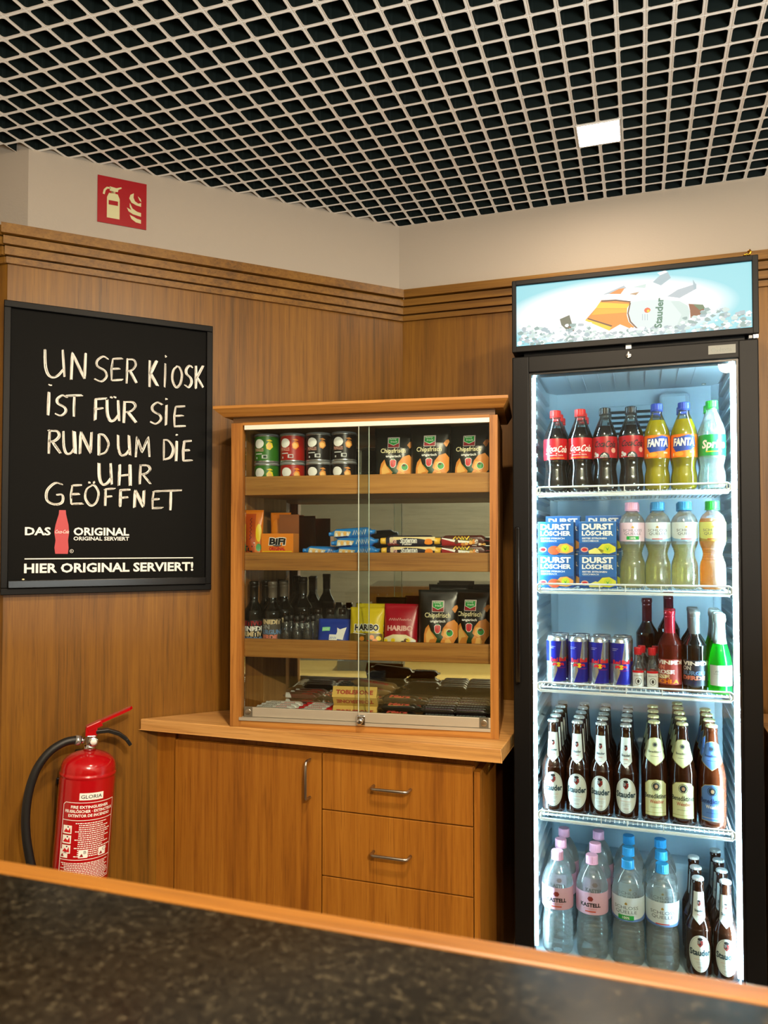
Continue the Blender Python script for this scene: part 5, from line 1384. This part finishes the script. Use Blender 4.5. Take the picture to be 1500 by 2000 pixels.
# fourth shelf: beer
z = ZS[3]
lon_p = smooth_prof([(.010, .006), (.024, .0), (.0295, .004), (.0308, .012), (.0308, .112), (.0298, .126), (.024, .142), (.0192, .152), (.0172, .168), (.0150, .205), (.0135, .230)], 4) + [(.0145, .232), (.0145, .237), (.0130, .239), (.0130, .243)]
def crown(t, zc, m, r=.0152):
    MB().lathe([(r, zc), (r * .98, zc + .0035), (r * .88, zc + .0055), (r * .6, zc + .0066), (0, zc + .007)], m, 42, flute=-.0008, smooth=False).build('crown_cap', t)
def shield(A, x, y, s):
    A.poly([(x - .007 * s, y + .008 * s), (x + .007 * s, y + .008 * s), (x + .007 * s, y - .002 * s), (x, y - .010 * s), (x - .007 * s, y - .002 * s)], mat('print_crest_red', '8a2a24'), 3)
    A.poly([(x - .007 * s, y + .008 * s), (x, y + .008 * s), (x, y - .001 * s), (x - .007 * s, y - .001 * s)], GREY, 4); A.ell(x, y + .0115 * s, .0065 * s, .004 * s, BLACK, 3, 12); A.ell(x, y - .001, .002 * s, .003 * s, BLACK, 5, 8)
def beer(glass, prof, capm, zc, lab, neck):
    t = thing('beer_bottle', 'x', 'beer bottle')
    MB().lathe(prof, glass, 30).build('bottle', t); crown(t, zc, capm)
    A = Art(); lab(A); MB().art(A, on_cyl(radius_of(prof)), .005).build('label', t)
    A = Art(); neck(A); MB().art(A, on_cyl(radius_of(prof)), .004).build('neck_label', t)
    return Repeat(t)
LW_ = mat('label_white_cool', 'dfeae8', .4); SLT = mat('print_dark_petrol', '1c3c48')
def st_lab(A):
    A.ell(0, .066, .0295, .0475, BLACK, 0, 36); A.ell(0, .066, .0286, .0462, LW_, 1, 36); A.ring(0, .066, .0262, .0435, .0007, GREY, 2, 36)
    shield(A, 0, .092, .95); A.text('Stauder', 0, .062, .0145, SLT, 'c', .035, w=.052, lay=3); A.scr(-.014, .014, .051, .0025, mat('print_pale_red', 'd8a090'), 3)
    A.rect(-.010, .010, .044, .0447, GREY, 3); A.rect(-.008, .008, .040, .0406, GREY, 3); A.rect(-.006, .006, .030, .034, LGREY, 3)
def st_neck(A):
    A.poly([(-.0135, .216), (.0135, .216), (.0180, .152), (0, .136), (-.0180, .152)], BLACK, 0); A.poly([(-.0128, .2153), (.0128, .2153), (.0173, .1524), (0, .1372), (-.0173, .1524)], LW_, 1)
    shield(A, 0, .186, .6); A.text('Stauder', 0, .166, .0060, SLT, 'c', .03, w=.022, lay=3); A.rect(-.005, .005, .158, .1592, RED, 3); A.rect(-.004, .004, .148, .149, GREY, 3)
SCAP = mat('crown_silver', 'd6dad8', .3, .55)
sta = beer(BEERB, lon_p, SCAP, .2425, st_lab, st_neck)
ben_p = smooth_prof([(.010, .006), (.027, .0), (.0328, .005), (.0338, .014), (.0338, .120), (.0325, .140), (.026, .170), (.0195, .194), (.0158, .220), (.0138, .244)], 4) + [(.0148, .246), (.0148, .251), (.0132, .253), (.0132, .257)]
def ben(bg, rim, ink, red, capm, glass):
    def lab(A):
        arch = lambda g: [(-.029 + g, .022 + g), (.029 - g, .022 + g), (.029 - g, .104 - g), (.018, .1135 - g), (0, .1165 - g), (-.018, .1135 - g), (-.029 + g, .104 - g)]
        A.poly(arch(0), rim, 0); A.poly(arch(.0012), bg, 1)
        A.ring(0, .099, .0115, .0115, .0012, BLACK, 2); A.ell(0, .099, .0088, .0088, mat('print_dark_slate', '26343a'), 2); A.ell(.0005, .0985, .004, .005, mat('print_skin', 'c8a07a'), 3, 12); A.poly([(-.006, .094), (.006, .094), (.004, .090), (-.004, .090)], BLACK, 3)
        A.text('Benediktiner', 0, .068, .0120, ink, 'c', .02, w=.058, lay=3); A.text('Weissbier', .002, .055, .0088, red, 'c', .02, w=.036, lay=3)
        A.scr(-.014, .014, .043, .0026, ink, 3); A.rect(-.027, .027, .030, .0312, rim, 2)
    def neck(A):
        A.poly([(-.024, .210), (-.012, .219), (0, .222), (.012, .219), (.024, .210), (.033, .172), (0, .150), (-.033, .172)], rim, 0)
        A.poly([(-.0225, .209), (-.012, .2175), (0, .2205), (.012, .2175), (.0225, .209), (.0312, .1726), (0, .1518), (-.0312, .1726)], bg, 1)
        A.ring(0, .203, .0065, .0065, .001, BLACK, 2, 16); A.ell(0, .203, .0045, .0045, mat('print_dark_slate', '26343a'), 2, 14); A.text('Benediktiner', 0, .183, .0055, ink, 'c', .02, w=.034, lay=3); A.rect(-.012, .012, .174, .1748, ink, 2)
    return beer(glass, ben_p, capm, .2565, lab, neck)
LCR = mat('label_cream_green', 'd9dfae', .4); GCAP = mat('crown_cream_gold', 'd9cf9a', .3, .45)
bnA = ben(LCR, mat('print_olive_gold', 'a8a45c', .4), mat('print_ink_green', '22302a'), mat('print_brick', 'b0503a'), GCAP, BEERB)
bnB = ben(mat('label_alcoholfree_blue', '5a86d0', .4), mat('print_sand_gold', 'd8c890', .4), mat('print_ink_navy', '18285a'), WHITE, GCAP, mat('beer_amber_brown', '4a200e', .06, spec=.6))
g_ = 'beer bottles on the fourth fridge shelf'
FN = ('nearest the handle', 'second from the handle', 'third from the handle', 'beside the cream-labelled bottles')
for i, x in enumerate((-.2315, -.1665, -.1035, -.0395)):
    for k in range(5): put(sta, x + .0005 * k, 2.170 + .0635 * k, z, f'brown beer bottle with white oval label, file {FN[i]}, {ORD[k]} in its file', g_)
for i, (x, n, rep, nm) in enumerate(((.032, 4, bnA, 'brown beer bottle with cream arched label, beside the oval labels'), (.102, 5, bnA, 'brown beer bottle with cream arched label, beside the blue labels'), (.1735, 4, bnB, 'brown beer bottle with blue arched label on the fourth shelf'))):
    for k in range(n): put(rep, x, 2.172 + .069 * k, z, f'{nm}, {ORD[k]} in its file', g_)

# fridge floor: large waters and beer
z = IZ0
big_p = smooth_prof([(.012, .006), (.024, .0), (.036, .003), (.0405, .012), (.0410, .030), (.0410, .085), (.0385, .100), (.0372, .108), (.0385, .116), (.0415, .126)], 4) + smooth_prof([(.0418, .128), (.0418, .184), (.0400, .198), (.0335, .218), (.023, .236), (.0150, .246)], 4) + [(.0135, .250)]
big_p = wave(big_p, .028, .118, .0007, .0115)
def kast_art(A):
    hw = .078; A.rect(-hw, hw, .126, .184, mat('label_rosy', 'e0b4cc', .4), 0)
    A.poly([(-.008, .168), (-.004, .174), (.004, .174), (.008, .168), (.004, .162), (-.004, .162)], mat('print_crest_red', '8a2a24'), 1)
    A.text('KASTELL', 0, .147, .0095, BLACK, 'c', .045, w=.054, lay=1); A.scr(-.017, .017, .140, .0036, mat('print_coral', 'd8746a'), 1); A.rect(-.014, .014, .133, .1365, mat('print_coral_deep', 'c8503c'), 1)
kas = pet('large_water_bottle', 'water bottle', big_p, PET, WATER, .205, PINK, .0162, (.2505, .270), kast_art, .965)
qu1 = pet('large_water_bottle', 'water bottle', big_p, PET, WATER, .205, SKY, .0162, (.2505, .270), quelle_art(LBL, mat('print_water_blue_deep', '6a8ed0'), GREEN, .122, .184, .078), .965)
qu2 = pet('large_water_bottle', 'water bottle', big_p, PET, WATER, .205, SKY, .0162, (.2505, .270), quelle_art(LBL, mat('print_water_blue_deep', '6a8ed0'), None, .122, .184, .078), .965)
g_ = 'large water bottles on the fridge floor'
for k in range(3):
    put(kas, -.2225 + .001 * k, 2.170 + .088 * k, z, f'large pink-capped water bottle nearest the handle, {ORD[k]} in its file', g_)
    put(kas, -.1305 + .004 * k, 2.170 + (0, .088, .186)[k], z, f'large pink-capped water bottle beside the blue caps, {ORD[k]} in its file', g_)
    put(qu1, -.0375, 2.170 + .088 * k, z, f'large blue-capped water bottle beside the pink caps, {ORD[k]} in its file', g_)
    put(qu2, .0485, 2.170 + .088 * k, z, f'large blue-capped water bottle beside the beer, {ORD[k]} in its file', g_)
g_ = 'beer bottles on the fridge floor'
for k in range(3): put(sta, .136 - .001 * k, 2.165 + .070 * k, z, f'brown beer bottle on the fridge floor beside the waters, {ORD[k]} in its file', g_, R(3))
for k in range(4): put(sta, .2015 - .002 * k, 2.165 + .070 * k, z, f'brown beer bottle on the fridge floor beside the hinge wall, {ORD[k]} in its file', g_, R(-3))
